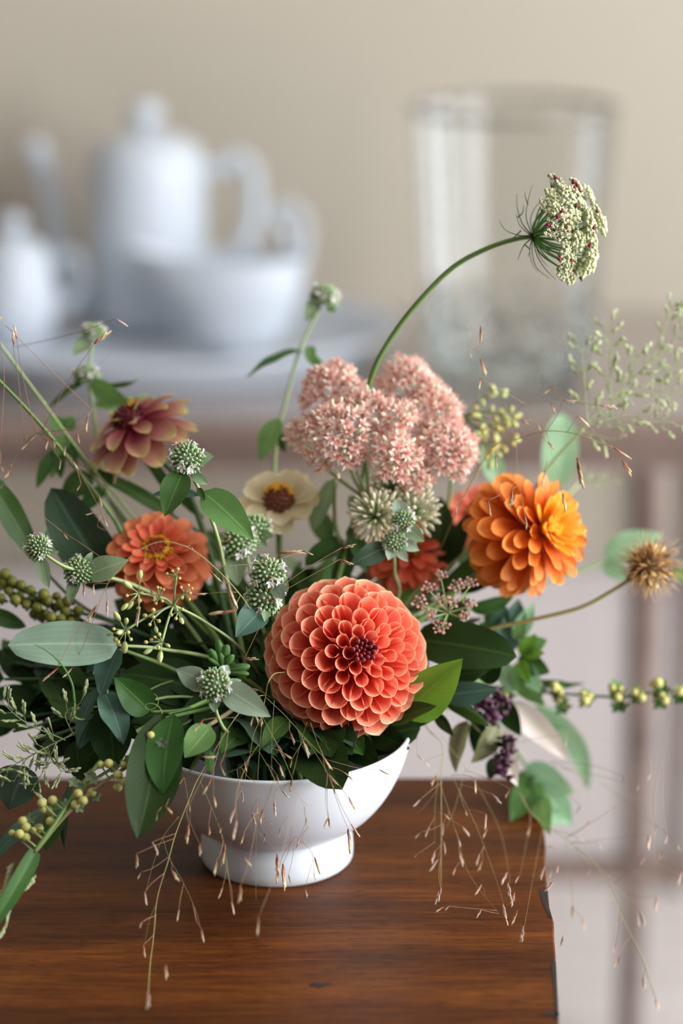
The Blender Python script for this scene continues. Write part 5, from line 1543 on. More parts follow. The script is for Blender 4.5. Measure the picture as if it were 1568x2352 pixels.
for i, (tx, ty, tD, ll, kind) in enumerate(targets):
    b = nb()
    where = min(ANCH, key=lambda q: math.hypot(q[0][0] - tx, q[0][1] - ty))[1]
    rt = thing('leafy_sprig', ('dark' if kind == 0 else 'mixed') + ' green leafy sprig filling in ' + where, 'leafy sprig', b, FILL)
    tip = P(tx, ty, tD)
    pts = rise(tip, b, 0.5, 0.10)
    q = spline(pts, 8)
    stem(rt, pts, 0.0016, 0.0009, STEMD)
    n = 9
    for k in range(n):
        f = 0.50 + 0.5 * (k + 0.5) / n
        p = q[min(len(q) - 1, int(f * (len(q) - 1)))]
        tg = (q[min(len(q) - 1, int(f * (len(q) - 1)) + 1)] - q[max(0, int(f * (len(q) - 1)) - 1)]).normalized()
        a = k * 2.4 + i
        side = (RT * math.cos(a) + UP * math.sin(a) * 0.9 + FW * rnd(-0.2, 0.8))
        d = (tg * 0.7 + side * 0.9 + V((0, 0, -0.10))).normalized()
        L = S(ll, tD) * rnd(0.7, 1.1)
        e = p + d * L
        if depth(e) < 1.345: e += FW * (1.345 - depth(e))
        if e.z < 0.02: e.z = 0.02
        if math.hypot(p.x, p.y) < 0.085 and math.hypot(e.x, e.y) > 0.078 and e.z < 0.085: e.z = 0.088 + rnd(0, 0.01)
        nrm = (V((0, -0.35, 1)) + V((rnd(-1, 1), rnd(-1, 1), rnd(-0.4, 0.4))) * 0.6)
        m_ = random.choice((L_DARK, L_DARK, L_MID, L_GREY)) if kind == 0 else random.choice((L_MID, L_MID, L_DARK, L_FRESH, L_MINT))
        MB().sheet(leaf_fn(p, e, L * rnd(0.34, 0.5), nrm, 0.2, rnd(0.02, 0.1), random.choice(('ovate', 'lance', 'oblong')), 0.015, 0, rnd(0, 6)), 5, 8).build('leaf', m_, rt)

# broad dark leaves that make the shaded left side of the bouquet
random.seed(17)
for i, (lab, ax_, ay, aD, n, s0) in enumerate((('broad dark leafy branch behind and below the silver leaf', 10, 1560, 1.395, 9, 1.0), ('broad dark leafy branch above the spiky grass spray', 40, 1650, 1.385, 9, 1.0), ('broad dark leafy branch behind the pea leaves', 190, 1690, 1.375, 8, 0.9),
        ('broad dark leafy branch between silver leaf and seed umbel', 210, 1470, 1.415, 8, 0.9), ('broad dark leafy branch behind the seed umbel', 350, 1430, 1.415, 8, 0.9), ('broad dark leafy branch under the stacked mint heads', 490, 1410, 1.42, 8, 0.85),
        ('broad dark leafy branch above the hanging leaves', 330, 1650, 1.365, 8, 0.9), ('broad dark leafy branch around the silver bracted mint', 400, 1540, 1.385, 9, 0.95), ('broad dark leafy branch against the shaded dahlia petals', 590, 1450, 1.41, 7, 0.8), ('broad dark leafy branch over the left bowl rim', 430, 1700, 1.36, 8, 0.8))):
    st = [(640, 1600, 1.405), ((640 + ax_) / 2, (1590 + ay) / 2 - 12, (1.405 + aD) / 2), (ax_, ay, aD)]
    b = nb()
    rt = thing('leafy_branch', lab, 'leafy branch', b)
    stem(rt, [b, V((b.x, b.y, 0.085))] + [P(*p) for p in st], 0.0017, 0.0009, STEMD)
    dx, dy = ax_ - 640, ay - 1600
    ln = math.hypot(dx, dy)
    dx, dy = dx / ln, dy / ln
    for k in range(n):
        f = 0.12 + 0.88 * k / (n - 1)
        bx, by, bD = 640 + dx * ln * f, 1600 + dy * ln * f - 12 * 4 * f * (1 - f) * 0.5, 1.405 + (aD - 1.405) * f + rnd(0.0, 0.02)
        sd = 1 if k % 2 else -1
        if k == n - 1: sd = 0
        l = rnd(95, 140) * s0
        ang = rnd(0.6, 1.0) * sd
        tx = bx + (dx * math.cos(ang) - dy * math.sin(ang)) * l
        ty = by + (dy * math.cos(ang) + dx * math.sin(ang)) * l
        leaf(rt, (bx, by, bD), (tx, ty, bD + rnd(-0.015, 0.02)), l * rnd(0.5, 0.66), random.choice((L_DARK, L_DARK, L_DARK, L_MID)), rnd(-35, 35), 0.2, rnd(0.02, 0.08), random.choice(('ovate', 'lance')), 0.012)

# low leaves that close the mouth of the bowl
random.seed(33)
for g in range(8):
    a0 = 2 * PI * g / 8 + 0.2
    b = nb()
    rt = thing('leafy_sprig', 'low dark leafy sprig in the bowl mouth, ' + ('beside the sunlit yellow green leaf', 'behind the dahlia', 'below the sedum stem', 'below the salmon zinnia', 'beside the long hanging leaves', 'below the silver bracted mint', 'behind the front rim and the grass', 'under the lowest dahlia petals')[g], 'leafy sprig', b, 'low sprigs at the bowl mouth')
    hub_ = V((0.028 * math.cos(a0), 0.028 * math.sin(a0), 0.090))
    stem(rt, [b, V((b.x, b.y, 0.06)), hub_], 0.0016, 0.001, STEMD)
    for k in range(18):
        a = a0 + rnd(-0.75, 0.75)
        inside = k % 2 == 0
        r1 = rnd(0.050, 0.073) if inside else rnd(0.066, 0.088)
        p = hub_ + V((rnd(-1, 1), rnd(-1, 1), rnd(-0.8, 1.2))) * 0.008
        e = V((r1 * math.cos(a), r1 * math.sin(a), (0.078 + rnd(0, 0.010)) if inside else (0.094 + rnd(0, 0.006 if math.sin(a) < 0.2 else 0.02))))
        L = (e - p).length
        MB().sheet(leaf_fn(p, e, L * rnd(0.45, 0.62), V((0, -0.3, 1)) + V((rnd(-1, 1), rnd(-1, 1), 0)) * 0.3, 0.2, rnd(0.05, 0.15), random.choice(('ovate', 'oblong')), 0.02, 0, rnd(0, 6)), 5, 8).build('leaf', random.choice((L_DARK, L_DARK, L_MID, L_GREY)), rt)

# ------------------------------------------------------------------ grasses
SPK = petal_mat('purple_straw_spikelet', [(0, lin(120, 62, 52)), (0.3, lin(176, 128, 100)), (0.65, lin(220, 200, 160)), (1, lin(124, 88, 86))], 0.25, 0.25, 0.6, 0.05)
SPG = petal_mat('grey_green_spikelet', [(0, lin(136, 152, 96)), (0.5, lin(196, 206, 160)), (1, lin(222, 222, 188))], 0.25, 0.15, 0.6, 0.05)
SPW = petal_mat('pale_straw_spikelet', [(0, lin(186, 130, 120)), (0.5, lin(226, 202, 182)), (1, lin(238, 226, 204))], 0.3, 0.15, 0.6, 0.05)
THREAD = plain('straw_green_thread', lin(150, 142, 86), 0.6, var=0.15)
THREADR = plain('reddish_thread', lin(140, 104, 78), 0.6, var=0.15)
def spikelet(mat, n=5, fat=1.0):
    """overlapping scales; hangs from the origin along +z, length 1"""
    mb = MB()
    for k in range(n):
        t = k / n
        s = 1 if k % 2 else -1
        o = len(mb.v)
        F = frame(V((s * 0.16, 0.06, 1)), V((1, 0, 0)))
        mb.ball((s * 0.045 * fat, 0.01 * s, 0.16 + 0.66 * t), (0.062 * fat, 0.05 * fat, 0.20), 5, 4, F)
        for q in range(o, len(mb.v)): mb.uv[q] = (mb.uv[q][0], min(1, max(0, mb.v[q].z)))
    mb.tube([(0.02, 0, 0.5), (0.16, 0.05, 0.72)], [0.02, 0.006], 3)
    return mb.mesh('spikelet', mat)
SPM = [spikelet(SPK, 5), spikelet(SPK, 4, 1.2), spikelet(SPK, 6, 0.9), spikelet(SPW, 5)]
SPMW = [spikelet(SPK, 5), spikelet(SPW, 4, 1.2), spikelet(SPW, 6, 0.95), spikelet(SPW, 5)]
SPMG = [spikelet(SPG, 3, 1.9), spikelet(SPG, 4, 1.6), spikelet(SPG, 3, 1.4)]

def grass(label, stalk, branches, spikes, r=0.00022, tr=0.00013, meshes=SPM, mats=(THREAD, THREADR), base=True, jit=0.006, long_threads=True, cat='grass', name='love_grass', group=None, down=True):
    """branches: pixel polylines; spikes: (x0, y0, x1, y1[, depth]) base and tip of every spikelet"""
    b = nb() if base else P(*stalk[0])
    rt = thing(name, label, cat, b, group)
    pts = [P(*p) for p in stalk]
    if base: pts = [b, V((b.x, b.y, 0.088))] + pts
    stem(rt, pts, r * 1.5, r, mats[0], 'stalk', 5, 6)
    samples = [q for q in spline([P(*p) for p in stalk], 6)]
    for br_ in branches:
        w = [P(*p) for p in br_]
        q = spline(w, 6)
        MB().tube(q, [r * 0.62 * (1 - 0.5 * i / (len(q) - 1)) for i in range(len(q))], 4).build('branch', mats[0], rt)
        samples += q
    for sp in spikes:
        x0, y0, x1, y1 = sp[:4]
        D = (sp[4] if len(sp) > 4 else stalk[-1][2]) + rnd(-jit, jit)
        if x1 < 1300 and y1 > 1800: D = min(D, depth(on_plane(x1, y1, 0.006)))
        p0, p1 = P(x0, y0, D), P(x1, y1, D)
        d = (p1 - p0)
        L = d.length
        d.normalize()
        # thread back to the closest bit of branch that lies up the way the spikelet hangs from
        best, bs = None, 1e9
        for s in samples:
            w = p0 - s
            l = w.length
            if l < 0.002: continue
            sc_ = l * (1.6 - w.normalized().dot(d)) + (0.02 if l < 0.006 else 0)
            if sc_ < bs: bs, best = sc_, s
        mid = best.lerp(p0, 0.6) + (best - p0).cross(FW).normalized() * (best - p0).length * rnd(-0.06, 0.06)
        MB().tube(spline([best, mid, p0], 4), [tr * 1.2] * 5 + [tr] * 4, 3).build('thread', mats[1], rt)
        s = L
        inst('spikelet', random.choice(meshes), rt, M.Translation(p0) @ frame(d, V((rnd(-1, 1), rnd(-1, 1), rnd(-1, 1)))).to_4x4() @ M.Diagonal((s * 0.9, s * 0.9, s * 1.18, 1)))
    return rt

def Z(lst, ox, oy, k, D=None):
    out = []
    for t in lst:
        if len(t) >= 4: out.append((ox + t[0] / k, oy + t[1] / k, ox + t[2] / k, oy + t[3] / k) + tuple(t[4:]))
        else: out.append((ox + t[0] / k, oy + t[1] / k, t[2] if len(t) > 2 else D))
    return out
random.seed(3)
# the airy panicle hanging before the bowl
k = 3.92
G1 = grass('airy grass panicle with tiny purple spikelets hanging in front of the bowl',
    [(700, 1560, 1.36), (640, 1545, 1.325)] + Z([(850, 20, 1.30), (820, 160, 1.314), (790, 330, 1.311)], 400, 1560, k),
    [Z([(820, 160, 1.314), (1010, 340, 1.308), (1160, 510, 1.305), (1340, 700, 1.303), (1400, 790, 1.303)], 400, 1560, k),
     Z([(1160, 510, 1.305), (1260, 650, 1.304), (1380, 840, 1.303)], 400, 1560, k),
     Z([(790, 330, 1.311), (880, 500, 1.306), (980, 700, 1.303), (1060, 890, 1.300), (1100, 1010, 1.298), (1170, 1140, 1.298), (1192, 1250, 1.298), (1215, 1420, 1.296), (1245, 1570, 1.295), (1320, 1720, 1.294)], 400, 1560, k),
     Z([(790, 330, 1.311), (715, 500, 1.306), (680, 690, 1.304), (625, 960, 1.302)], 400, 1560, k),
     Z([(795, 340, 1.311), (770, 600, 1.306), (752, 880, 1.303), (740, 1200, 1.301), (735, 1700, 1.298), (735, 2000, 1.298)], 400, 1560, k),
     Z([(900, 190, 1.313), (880, 500, 1.308), (876, 880, 1.303)], 400, 1560, k),
     Z([(1195, 390, 1.30), (1130, 600, 1.313), (1070, 860, 1.308)], 400, 1560, k),
     Z([(1225, 390, 1.30), (1300, 600, 1.308), (1360, 720, 1.305)], 400, 1560, k),
     Z([(760, 590, 1.308), (600, 790, 1.305), (350, 870, 1.308)], 400, 1560, k),
     Z([(770, 660, 1.308), (900, 900, 1.303), (1090, 1410, 1.298)], 400, 1560, k)],
    Z([(632, 740, 650, 835), (610, 1005, 622, 1105), (545, 1155, 495, 1295, 1.288), (560, 1275, 525, 1440, 1.258), (630, 1375, 600, 1485, 1.288), (702, 1195, 730, 1320), (800, 1180, 765, 1315), (898, 1085, 908, 1235), (960, 990, 1030, 1070), (1060, 905, 1035, 1015), (915, 850, 945, 940), (945, 770, 985, 885), (1165, 560, 1215, 705), (1040, 475, 1085, 585), (1340, 700, 1420, 820), (1375, 850, 1470, 960), (1385, 1240, 1345, 1345), (1388, 1240, 1400, 1340), (1185, 1255, 1195, 1330), (1130, 1420, 1100, 1530), (850, 1285, 885, 1310), (820, 1385, 800, 1465), (925, 580, 990, 710), (980, 660, 1060, 720), (1060, 720, 1040, 800), (720, 300, 760, 390), (780, 320, 790, 430), (710, 335, 685, 425), (1365, 930, 1360, 1000), (1440, 980, 1445, 1050), (955, 1340, 940, 1420, 1.30), (745, 1140, 745, 1210, 1.30), (1180, 1120, 1205, 1140), (720, 920, 740, 945), (700, 80, 750, 100)], 400, 1560, k, 1.303)
    + [(553, 2033, 549, 2075, 1.258), (594, 2105, 590, 2150, 1.238), (635, 1962, 638, 2008), (640, 1998, 633, 2030), (648, 1985, 655, 2045), (662, 2010, 668, 2030), (700, 2040, 706, 2062), (720, 2005, 724, 2022), (690, 1935, 680, 1950), (722, 1970, 735, 2008), (800, 1905, 805, 1960), (806, 1893, 825, 1922), (783, 1770, 810, 1790), (800, 1832, 815, 1858), (870, 1768, 895, 1780)])
# long drooping stem at the left front
k = 2.8
G2 = grass('long arching grass stem dropping its spikelets before the dark table top',
    [(620, 1600, 1.35), (555, 1630, 1.31)] + Z([(1300, 480, 1.310), (1220, 650, 1.305), (1130, 880, 1.300), (1080, 1060, 1.295), (1010, 1300, 1.293), (985, 1560, 1.290)], 0, 1600, k) + Z([(440, 560, 1.287), (425, 720, 1.285), (405, 880, 1.283), (393, 1060, 1.280)], 200, 1900, k),
    [Z([(1285, 540, 1.310), (1370, 740, 1.305), (1430, 900, 1.300), (1450, 1000, 1.300)], 0, 1600, k),
     Z([(1150, 770, 1.305), (1050, 900, 1.305), (990, 1060, 1.303), (940, 1240, 1.300)], 0, 1600, k),
     Z([(1045, 900, 1.305), (1085, 1030, 1.300), (1180, 1200, 1.297), (1260, 1380, 1.295), (1290, 1490, 1.295)], 0, 1600, k),
     Z([(870, 90, 1.305), (900, 280, 1.300), (930, 400, 1.300), (935, 480, 1.300)], 200, 1900, k),
     Z([(1185, 520, 1.310), (1215, 700, 1.310), (1225, 830, 1.310)], 0, 1600, k),
     Z([(450, 480, 1.290), (400, 600, 1.290), (370, 750, 1.288)], 200, 1900, k)],
    Z([(880, 1010, 880, 1105), (980, 935, 1018, 1018), (930, 1260, 940, 1340), (905, 1130, 885, 1175), (1105, 1110, 1148, 1195), (1150, 1370, 1138, 1445), (1290, 1490, 1305, 1568), (1430, 1230, 1405, 1300), (1490, 1320, 1505, 1400), (1395, 1050, 1375, 1150), (1445, 945, 1425, 1090), (1215, 820, 1195, 950), (1280, 940, 1290, 1030), (1340, 830, 1350, 895), (1370, 630, 1390, 715), (1355, 535, 1300, 635), (1415, 440, 1445, 510), (1065, 705, 1110, 755), (1010, 745, 1005, 800), (1220, 690, 1222, 740), (1300, 390, 1385, 390), (1305, 150, 1245, 225), (1425, 840, 1412, 880), (920, 1450, 895, 1480)], 0, 1600, k, 1.300)
    + Z([(395, 1060, 390, 1170), (500, 880, 515, 985), (735, 655, 750, 745), (362, 755, 370, 840), (350, 610, 340, 650), (1000, 190, 1060, 255)], 200, 1900, k, 1.287))
# spray of grass out over the right half of the table
k = 2.537
G3 = grass('hazy grass spray falling over the right side of the table',
    [(900, 1600, 1.41), (985, 1680, 1.40)] + Z([(165, 160, 1.39), (160, 330, 1.385), (160, 620, 1.38), (158, 980, 1.375)], 950, 1650, k),
    [Z([(220, 330, 1.385), (360, 620, 1.38), (430, 800, 1.375), (500, 1000, 1.37), (520, 1080, 1.37)], 950, 1650, k),
     Z([(160, 100, 1.40), (360, 380, 1.42), (500, 650, 1.42), (550, 880, 1.415), (560, 990, 1.41)], 950, 1650, k),
     Z([(160, 200, 1.39), (125, 500, 1.385), (122, 720, 1.38)], 950, 1650, k),
     Z([(160, 400, 1.385), (250, 680, 1.38), (310, 880, 1.375), (400, 1020, 1.375), (500, 1140, 1.375)], 950, 1650, k),
     Z([(160, 380, 1.385), (90, 480, 1.385), (20, 560, 1.385)], 950, 1650, k),
     Z([(300, 300, 1.40), (240, 520, 1.395), (190, 640, 1.39)], 950, 1650, k)],
    Z([(130, 330, 100, 395), (45, 660, 5, 700), (90, 630, 65, 690), (125, 775, 100, 850), (140, 820, 95, 890), (170, 610, 165, 690), (175, 720, 185, 790), (155, 985, 130, 1090), (180, 1095, 125, 1130), (262, 705, 275, 750), (262, 780, 292, 865), (385, 790, 362, 855), (400, 820, 375, 895), (395, 970, 358, 1030), (395, 1115, 362, 1165), (545, 900, 505, 970), (550, 960, 560, 1060), (520, 1080, 535, 1165), (530, 1150, 550, 1210), (590, 1020, 562, 1100), (605, 1120, 570, 1205), (640, 1215, 622, 1305), (420, 560, 415, 650), (280, 630, 325, 685), (465, 445, 505, 500), (560, 410, 530, 465), (355, 350, 360, 440), (40, 470, 0, 515), (300, 530, 310, 570), (245, 870, 225, 915), (610, 920, 590, 960), (180, 560, 210, 590), (60, 250, 90, 280), (20, 210, 60, 250), (100, 80, 130, 95), (430, 640, 400, 700), (20, 790, 5, 810), (210, 1090, 180, 1120)], 950, 1650, k, 1.385), meshes=SPMW)
G4 = grass('long pale grass stem sweeping out beyond the table corner',
    [(960, 1600, 1.42), (1120, 1700, 1.43)] + Z([(600, 400, 1.44), (690, 560, 1.44), (880, 700, 1.45), (1050, 840, 1.45), (1140, 980, 1.44), (1250, 1230, 1.435), (1340, 1420, 1.43), (1400, 1620, 1.42)], 950, 1650, k),
    [Z([(690, 540, 1.44), (650, 760, 1.43), (615, 930, 1.425)], 950, 1650, k), Z([(750, 620, 1.44), (740, 700, 1.435), (700, 900, 1.42), (645, 1210, 1.41)], 950, 1650, k),
     Z([(800, 250, 1.46), (1000, 340, 1.48), (1250, 440, 1.49), (1400, 540, 1.49), (1480, 620, 1.49)], 950, 1650, k),
     Z([(1130, 940, 1.44), (1230, 1020, 1.44), (1320, 1130, 1.44)], 950, 1650, k),
     Z([(880, 700, 1.45), (910, 950, 1.44), (925, 1080, 1.44)], 950, 1650, k), Z([(1420, 560, 1.49), (1415, 800, 1.47), (1410, 1050, 1.46)], 950, 1650, k),
     Z([(800, 60, 1.48), (1100, 120, 1.50), (1300, 190, 1.50), (1500, 260, 1.50)], 950, 1650, k), Z([(1200, 1080, 1.44), (1185, 1250, 1.44)], 950, 1650, k), Z([(925, 1080, 1.44), (885, 1220, 1.44)], 950, 1650, k)],
    Z([(640, 1215, 622, 1305), (760, 860, 735, 940), (815, 950, 765, 1010), (680, 615, 660, 690), (925, 1090, 925, 1170), (985, 1165, 990, 1240), (870, 1270, 855, 1330), (1175, 1300, 1165, 1365), (1195, 1390, 1170, 1460), (1340, 1500, 1342, 1580), (1405, 1620, 1425, 1705), (1325, 1135, 1345, 1210), (1415, 1040, 1405, 1125), (1445, 770, 1430, 830), (1375, 680, 1360, 770), (1345, 810, 1320, 850), (945, 690, 995, 720), (1070, 720, 1095, 770), (1020, 600, 1000, 650), (970, 510, 945, 560), (1175, 510, 1135, 550), (1560, 890, 1535, 970), (840, 860, 835, 900), (790, 740, 820, 760), (1300, 1150, 1310, 1210), (1030, 880, 1005, 915), (1410, 640, 1395, 680), (1480, 680, 1465, 730), (985, 335, 970, 375), (1220, 340, 1205, 370), (1380, 320, 1360, 360), (890, 100, 885, 160), (1310, 390, 1300, 420), (1140, 890, 1130, 930), (800, 890, 790, 930), (1530, 730, 1545, 770)], 950, 1650, k, 1.445), jit=0.012, meshes=SPMW)
# spikelets round the amber zinnia and up against the vase
k = 2.97
G5 = grass('fine grass with reddish spikelets arching over the amber zinnia',
    [(960, 1350, 1.43), (1060, 1150, 1.40), (1130, 1030, 1.385)] + Z([(430, 980, 1.38), (580, 930, 1.37), (700, 920, 1.365), (860, 945, 1.36), (1000, 1000, 1.36), (1090, 1030, 1.36)], 1040, 680, k),
    [Z([(800, 935, 1.362), (830, 1050, 1.36), (845, 1110, 1.36)], 1040, 680, k), Z([(1050, 1015, 1.36), (1110, 1080, 1.36), (1150, 1125, 1.36)], 1040, 680, k),
     Z([(430, 980, 1.38), (440, 1180, 1.37), (470, 1380, 1.36), (490, 1500, 1.355)], 1040, 680, k), Z([(600, 930, 1.37), (660, 1040, 1.365), (700, 1160, 1.36), (745, 1330, 1.355)], 1040, 680, k),
     Z([(420, 800, 1.39), (480, 745, 1.385), (620, 720, 1.38), (750, 715, 1.38)], 1040, 680, k), Z([(470, 780, 1.385), (560, 870, 1.375), (600, 930, 1.37)], 1040, 680, k),
     Z([(430, 980, 1.38), (400, 900, 1.385), (420, 800, 1.39)], 1040, 680, k), Z([(200, 950, 1.42), (180, 700, 1.42), (190, 400, 1.42), (188, 210, 1.42)], 1040, 680, k), Z([(640, 1000, 1.365), (640, 1140, 1.36), (625, 1200, 1.36)], 1040, 680, k)],
    Z([(1095, 1035, 1212, 1110), (1148, 1125, 1225, 1228), (845, 1105, 882, 1312), (630, 1195, 608, 1295), (745, 1350, 775, 1475), (405, 1315, 390, 1440), (425, 1365, 395, 1430), (485, 1480, 505, 1590), (240, 1395, 255, 1500), (690, 610, 615, 670), (750, 712, 840, 720), (1000, 745, 1118, 760), (850, 815, 930, 890), (665, 735, 700, 795), (465, 840, 515, 880), (570, 870, 600, 920), (650, 990, 690, 1055), (188, 205, 190, 320), (185, 430, 228, 545), (190, 560, 175, 640), (100, 375, 130, 420), (290, 1090, 300, 1180), (30, 1420, 20, 1480)], 1040, 680, k, 1.365), tr=0.00015)
# fine grass over the salmon zinnia, and at the far left
k = 2.8
G6 = grass('fine curved grass thread looping over the salmon zinnia',
    [(620, 1480, 1.36), (575, 1400, 1.325)] + Z([(1530, 560, 1.305), (1400, 420, 1.302), (1270, 310, 1.30), (1160, 255, 1.30), (1050, 235, 1.30), (940, 265, 1.30), (830, 340, 1.30), (730, 450, 1.302), (680, 530, 1.305), (650, 600, 1.305)], 0, 1160, k),
    [Z([(945, 270, 1.30), (920, 400, 1.30), (900, 560, 1.30), (895, 650, 1.30)], 0, 1160, k), Z([(1530, 560, 1.305), (1430, 560, 1.30), (1330, 570, 1.30)], 0, 1160, k), Z([(1470, 490, 1.303), (1480, 560, 1.30)], 0, 1160, k)],
    Z([(1240, 575, 1330, 572), (1480, 570, 1515, 680), (1350, 425, 1420, 495), (1505, 685, 1335, 700), (690, 600, 685, 720), (620, 640, 560, 750), (545, 500, 535, 590), (600, 510, 605, 580), (895, 660, 875, 780), (965, 540, 1005, 620), (370, 1050, 275, 1130), (465, 1050, 405, 1110), (1225, 260, 1245, 290), (400, 170, 430, 215)], 0, 1160, k, 1.303) + [(640, 1270, 700, 1268, 1.34), (785, 1258, 818, 1252, 1.34), (695, 1265, 720, 1275, 1.34), (780, 1285, 812, 1298, 1.34), (560, 1515, 595, 1512, 1.33), (520, 1340, 545, 1398)], tr=0.00018)
k = 3.92
G7 = grass('sparse dark grass with thin spikelets beside the bare leaning stems',
    [(420, 1380, 1.41), (330, 1290, 1.40)] + Z([(980, 1000, 1.395), (900, 940, 1.39), (760, 760, 1.385), (600, 560, 1.38), (450, 400, 1.375), (350, 370, 1.37), (190, 500, 1.365), (90, 680, 1.36), (0, 900, 1.355)], 0, 900, k),
    [Z([(350, 370, 1.37), (160, 470, 1.365), (0, 520, 1.36)], 0, 900, k), Z([(660, 640, 1.385), (560, 460, 1.385), (680, 270, 1.385), (830, 165, 1.385)], 0, 900, k), Z([(900, 940, 1.39), (960, 1100, 1.39), (950, 1250, 1.39)], 0, 900, k), Z([(1000, 1090, 1.395), (850, 1100, 1.39), (720, 1050, 1.39)], 0, 900, k), Z([(450, 400, 1.39), (300, 200, 1.40), (140, -220, 1.41), (120, -400, 1.41)], 0, 900, k), Z([(700, 260, 1.40), (780, -100, 1.41), (1000, -350, 1.42)], 0, 900, k), Z([(0, 1000, 1.40), (80, 1300, 1.40), (160, 1550, 1.40)], 0, 900, k)],
    Z([(270, 440, 190, 525), (95, 680, 40, 790), (790, 225, 770, 370), (690, 360, 710, 465), (470, 420, 500, 510), (430, 440, 410, 520), (590, 480, 575, 580), (650, 610, 700, 700), (730, 830, 690, 890), (880, 930, 920, 1040), (930, 1130, 970, 1220), (40, 800, 0, 870), (935, 850, 950, 870), (545, 620, 535, 700), (840, 1090, 770, 1110), (560, 1260, 610, 1330), (880, 1180, 900, 1120), (0, 650, 30, 720), (120, -420, 120, -560), (150, -480, 130, -600), (60, -590, 20, -620), (850, -430, 1000, -560), (1040, -660, 1150, -590), (-30, -620, 20, -680)], 0, 900, k, 1.39), tr=0.0002, mats=(STEMD, THREADR))
# grey green panicle at the right
random.seed(9)
def panicle(label, stalk, brs, n, r, D, name='panicle_grass', meshes=SPMG, length=28, tr=0.0003, sr=0.0009, cat='grass'):
    b = nb()
    rt = thing(name, label, cat, b)
    stem(rt, [b, V((b.x, b.y, 0.088))] + [P(*p) for p in stalk], sr * 1.3, sr, STEMP, 'stalk', 5, 6)
    for br_ in brs:
        q = spline([P(*p) for p in br_], 8)
        bo = MB().tube(q, [sr * 0.6 * (1 - 0.55 * i / (len(q) - 1)) for i in range(len(q))], 4).build('branch', STEMP, rt)
        m = max(4, int(n * sum((q[i + 1] - q[i]).length for i in range(len(q) - 1)) / S(100, D)))
        for k in range(m):
            f = 0.10 + 0.9 * (k + rnd(0, 1)) / m
            i = min(len(q) - 2, int(f * (len(q) - 1)))
            p = q[i].lerp(q[i + 1], f * (len(q) - 1) - i) if f < 1 else q[-1]
            t = (q[i + 1] - q[i]).normalized()
            sd = t.cross(FW).normalized() * (1 if k % 2 else -1)
            d = (t * rnd(0.5, 1.0) + sd * rnd(0.5, 1.1) + FW * rnd(-0.4, 0.4)).normalized()
            l = S(r, D) * rnd(0.25, 1.0)
            e = p + d * l
            MB().tube([p, e], tr, 3).build('pedicel', STEMP, bo, root=rt)
            s = S(length, D) * rnd(0.75, 1.2)
            d2 = (d + UP * 0.3 + V((rnd(-1, 1), rnd(-1, 1), rnd(-1, 1))) * 0.3).normalized()
            inst('spikelet', random.choice(meshes), rt, M.Translation(e) @ frame(d2, V((rnd(-1, 1), rnd(-1, 1), 0.5))).to_4x4() @ M.Diagonal((s, s, s, 1)))
    return rt
D = 1.43
panicle('feathery grey green grass panicle spreading out beside the glass vase',
    [(1000, 1330, 1.45), (1180, 1180, 1.44), (1270, 1060, 1.435), (1340, 985, D)],
    [[(1335, 990, D), (1400, 920, D), (1480, 845, D), (1560, 775, D), (1620, 715, D)], [(1350, 975, D), (1342, 900, D), (1338, 830, D), (1332, 780, D)],
     [(1400, 920, D), (1402, 850, D), (1395, 780, D), (1392, 740, D)], [(1340, 980, D), (1400, 965, D), (1450, 955, D), (1500, 970, D), (1545, 970, D)],
     [(1440, 882, D), (1462, 830, D), (1460, 800, D)], [(1495, 830, D), (1535, 730, D), (1545, 700, D)], [(1470, 855, D), (1520, 850, D), (1570, 830, D)], [(1400, 920, D), (1450, 905, D), (1520, 905, D), (1570, 900, D)],
     [(1330, 990, D), (1370, 1000, D), (1410, 1010, D)]], 5.4, 30, D, length=37)
panicle('tiny blurred green grass tuft showing under the panicle', [(1050, 1350, 1.45), (1240, 1200, 1.52), (1330, 1110, 1.55)], [[(1330, 1110, 1.55), (1370, 1105, 1.55), (1405, 1098, 1.55)], [(1335, 1110, 1.55), (1345, 1085, 1.55)]], 7, 14, 1.55, length=18)
# green grey sprays at the far left
D = 1.315
SPMN = [spikelet(SPG, 5, 1.2), spikelet(SPG, 4, 1.4)]
panicle('spiky grey green grass seed spray above the berry branch', [(420, 1600, 1.36), (240, 1650, 1.33), (160, 1690, D)],
    [[(160, 1690, D), (90, 1725, D), (0, 1775, D), (-40, 1800, D)], [(150, 1700, D), (60, 1660, D), (0, 1610, D)], [(130, 1705, D), (100, 1770, D), (70, 1820, D)], [(110, 1715, D), (60, 1745, D), (30, 1800, D)], [(170, 1690, D), (150, 1640, D), (185, 1615, D)], [(100, 1720, D), (140, 1770, D), (120, 1745, D)]], 6.5, 20, D, 'panicle_grass', SPMN, 42, 0.00025, 0.0008)
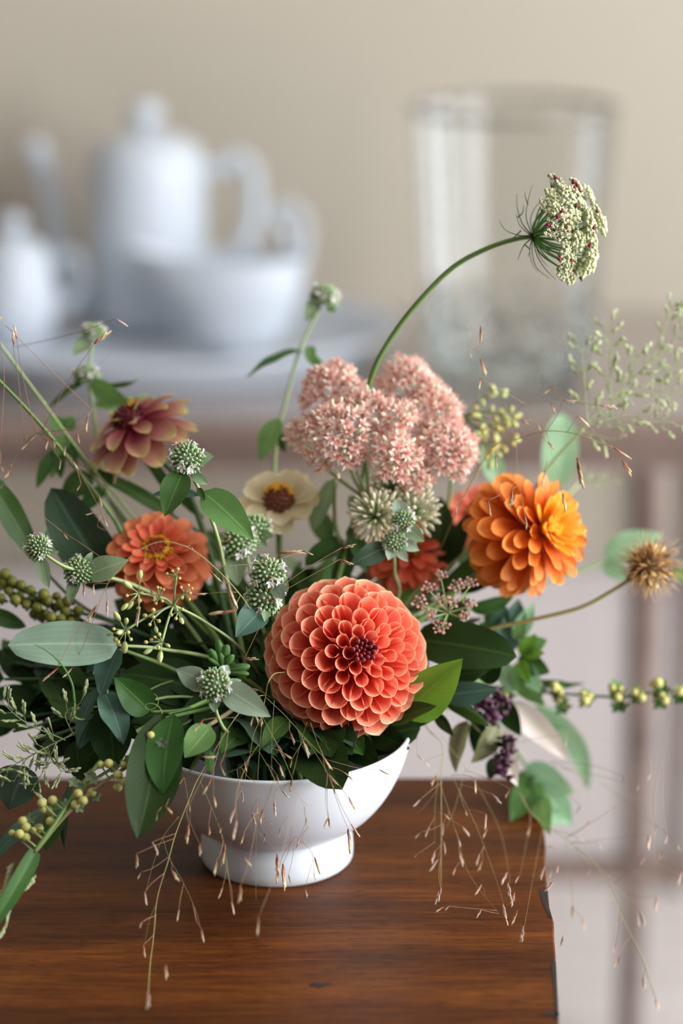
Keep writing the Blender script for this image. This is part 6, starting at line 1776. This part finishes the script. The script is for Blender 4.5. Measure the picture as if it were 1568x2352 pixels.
# grass ear at the end of the berry branch corner
b0 = P(170, 1800, 1.31)
ear = thing('grass_ear', 'green grass ear with toothed seed edge, drooping over the table at far left', 'grass', nb())
stem(ear, [ear.location, V((ear.location.x, ear.location.y, 0.088)), P(420, 1640, 1.345), P(280, 1700, 1.32), P(190, 1800, 1.30), P(120, 1900, 1.285), P(78, 1958, 1.28)], 0.0013, 0.0012, STEMG)
B, T = P(80, 1955, 1.28), P(-30, 2140, 1.26)
MB().sheet(leaf_fn(B, T, S(46, 1.27), -FW + RT * 0.5, 0.35, 0.04, 'blade'), 6, 12).build('blade', L_MID, ear)
for k in range(34):
    f = 0.22 + 0.78 * k / 34
    for sd in (-1, 1):
        c = B.lerp(T, f) + (T - B).cross(FW).normalized() * sd * S(20 + 8 * math.sin(f * 9), 1.27)
        d = ((T - B).normalized() + (T - B).cross(FW).normalized() * sd * 0.3).normalized()
        s = S(26, 1.27) * rnd(0.8, 1.1)
        inst('spikelet', random.choice(SPMG), ear, M.Translation(c) @ frame(d, V((rnd(-1, 1), 1, 0))).to_4x4() @ M.Diagonal((s * 0.8, s * 0.8, s, 1)))
sprig('leaf_spray', 'narrow blue green leaf below the berry branch', 'leaf', [(480, 1640, 1.36), (300, 1740, 1.33), (120, 1850, 1.315)],
      [(125, 1845, 1.315, -30, 1985, 1.30, 40, L_TEAL, 30, dict(shape='lance')), (150, 1830, 1.315, 105, 1955, 1.305, 50, L_MID, 20, dict(shape='lance')), (60, 1760, 1.325, 20, 1860, 1.32, 110, L_GREY, 20), (175, 1700, 1.33, 190, 1800, 1.32, 60, L_DARK, 20), (165, 1790, 1.32, 150, 1960, 1.31, 26, L_GREY, 50)], STEMD)

b = nb()
gbl = thing('curved_grass', 'single thin curved grass blade resting across the silver leaf', 'grass', b)
stem(gbl, [b, V((b.x, b.y, 0.09)), P(430, 1560, 1.37), P(250, 1640, 1.325), P(176, 1650, 1.305), P(171, 1613, 1.30)], 0.0006, 0.0006, STEMG)
q = spline([P(171, 1613, 1.30), P(165, 1570, 1.296), P(143, 1528, 1.294), P(110, 1497, 1.294), P(80, 1480, 1.294)], 6)
MB().tube(q, [0.0009 - 0.0007 * i / (len(q) - 1) for i in range(len(q))], 4).build('blade', L_FRESH, gbl)
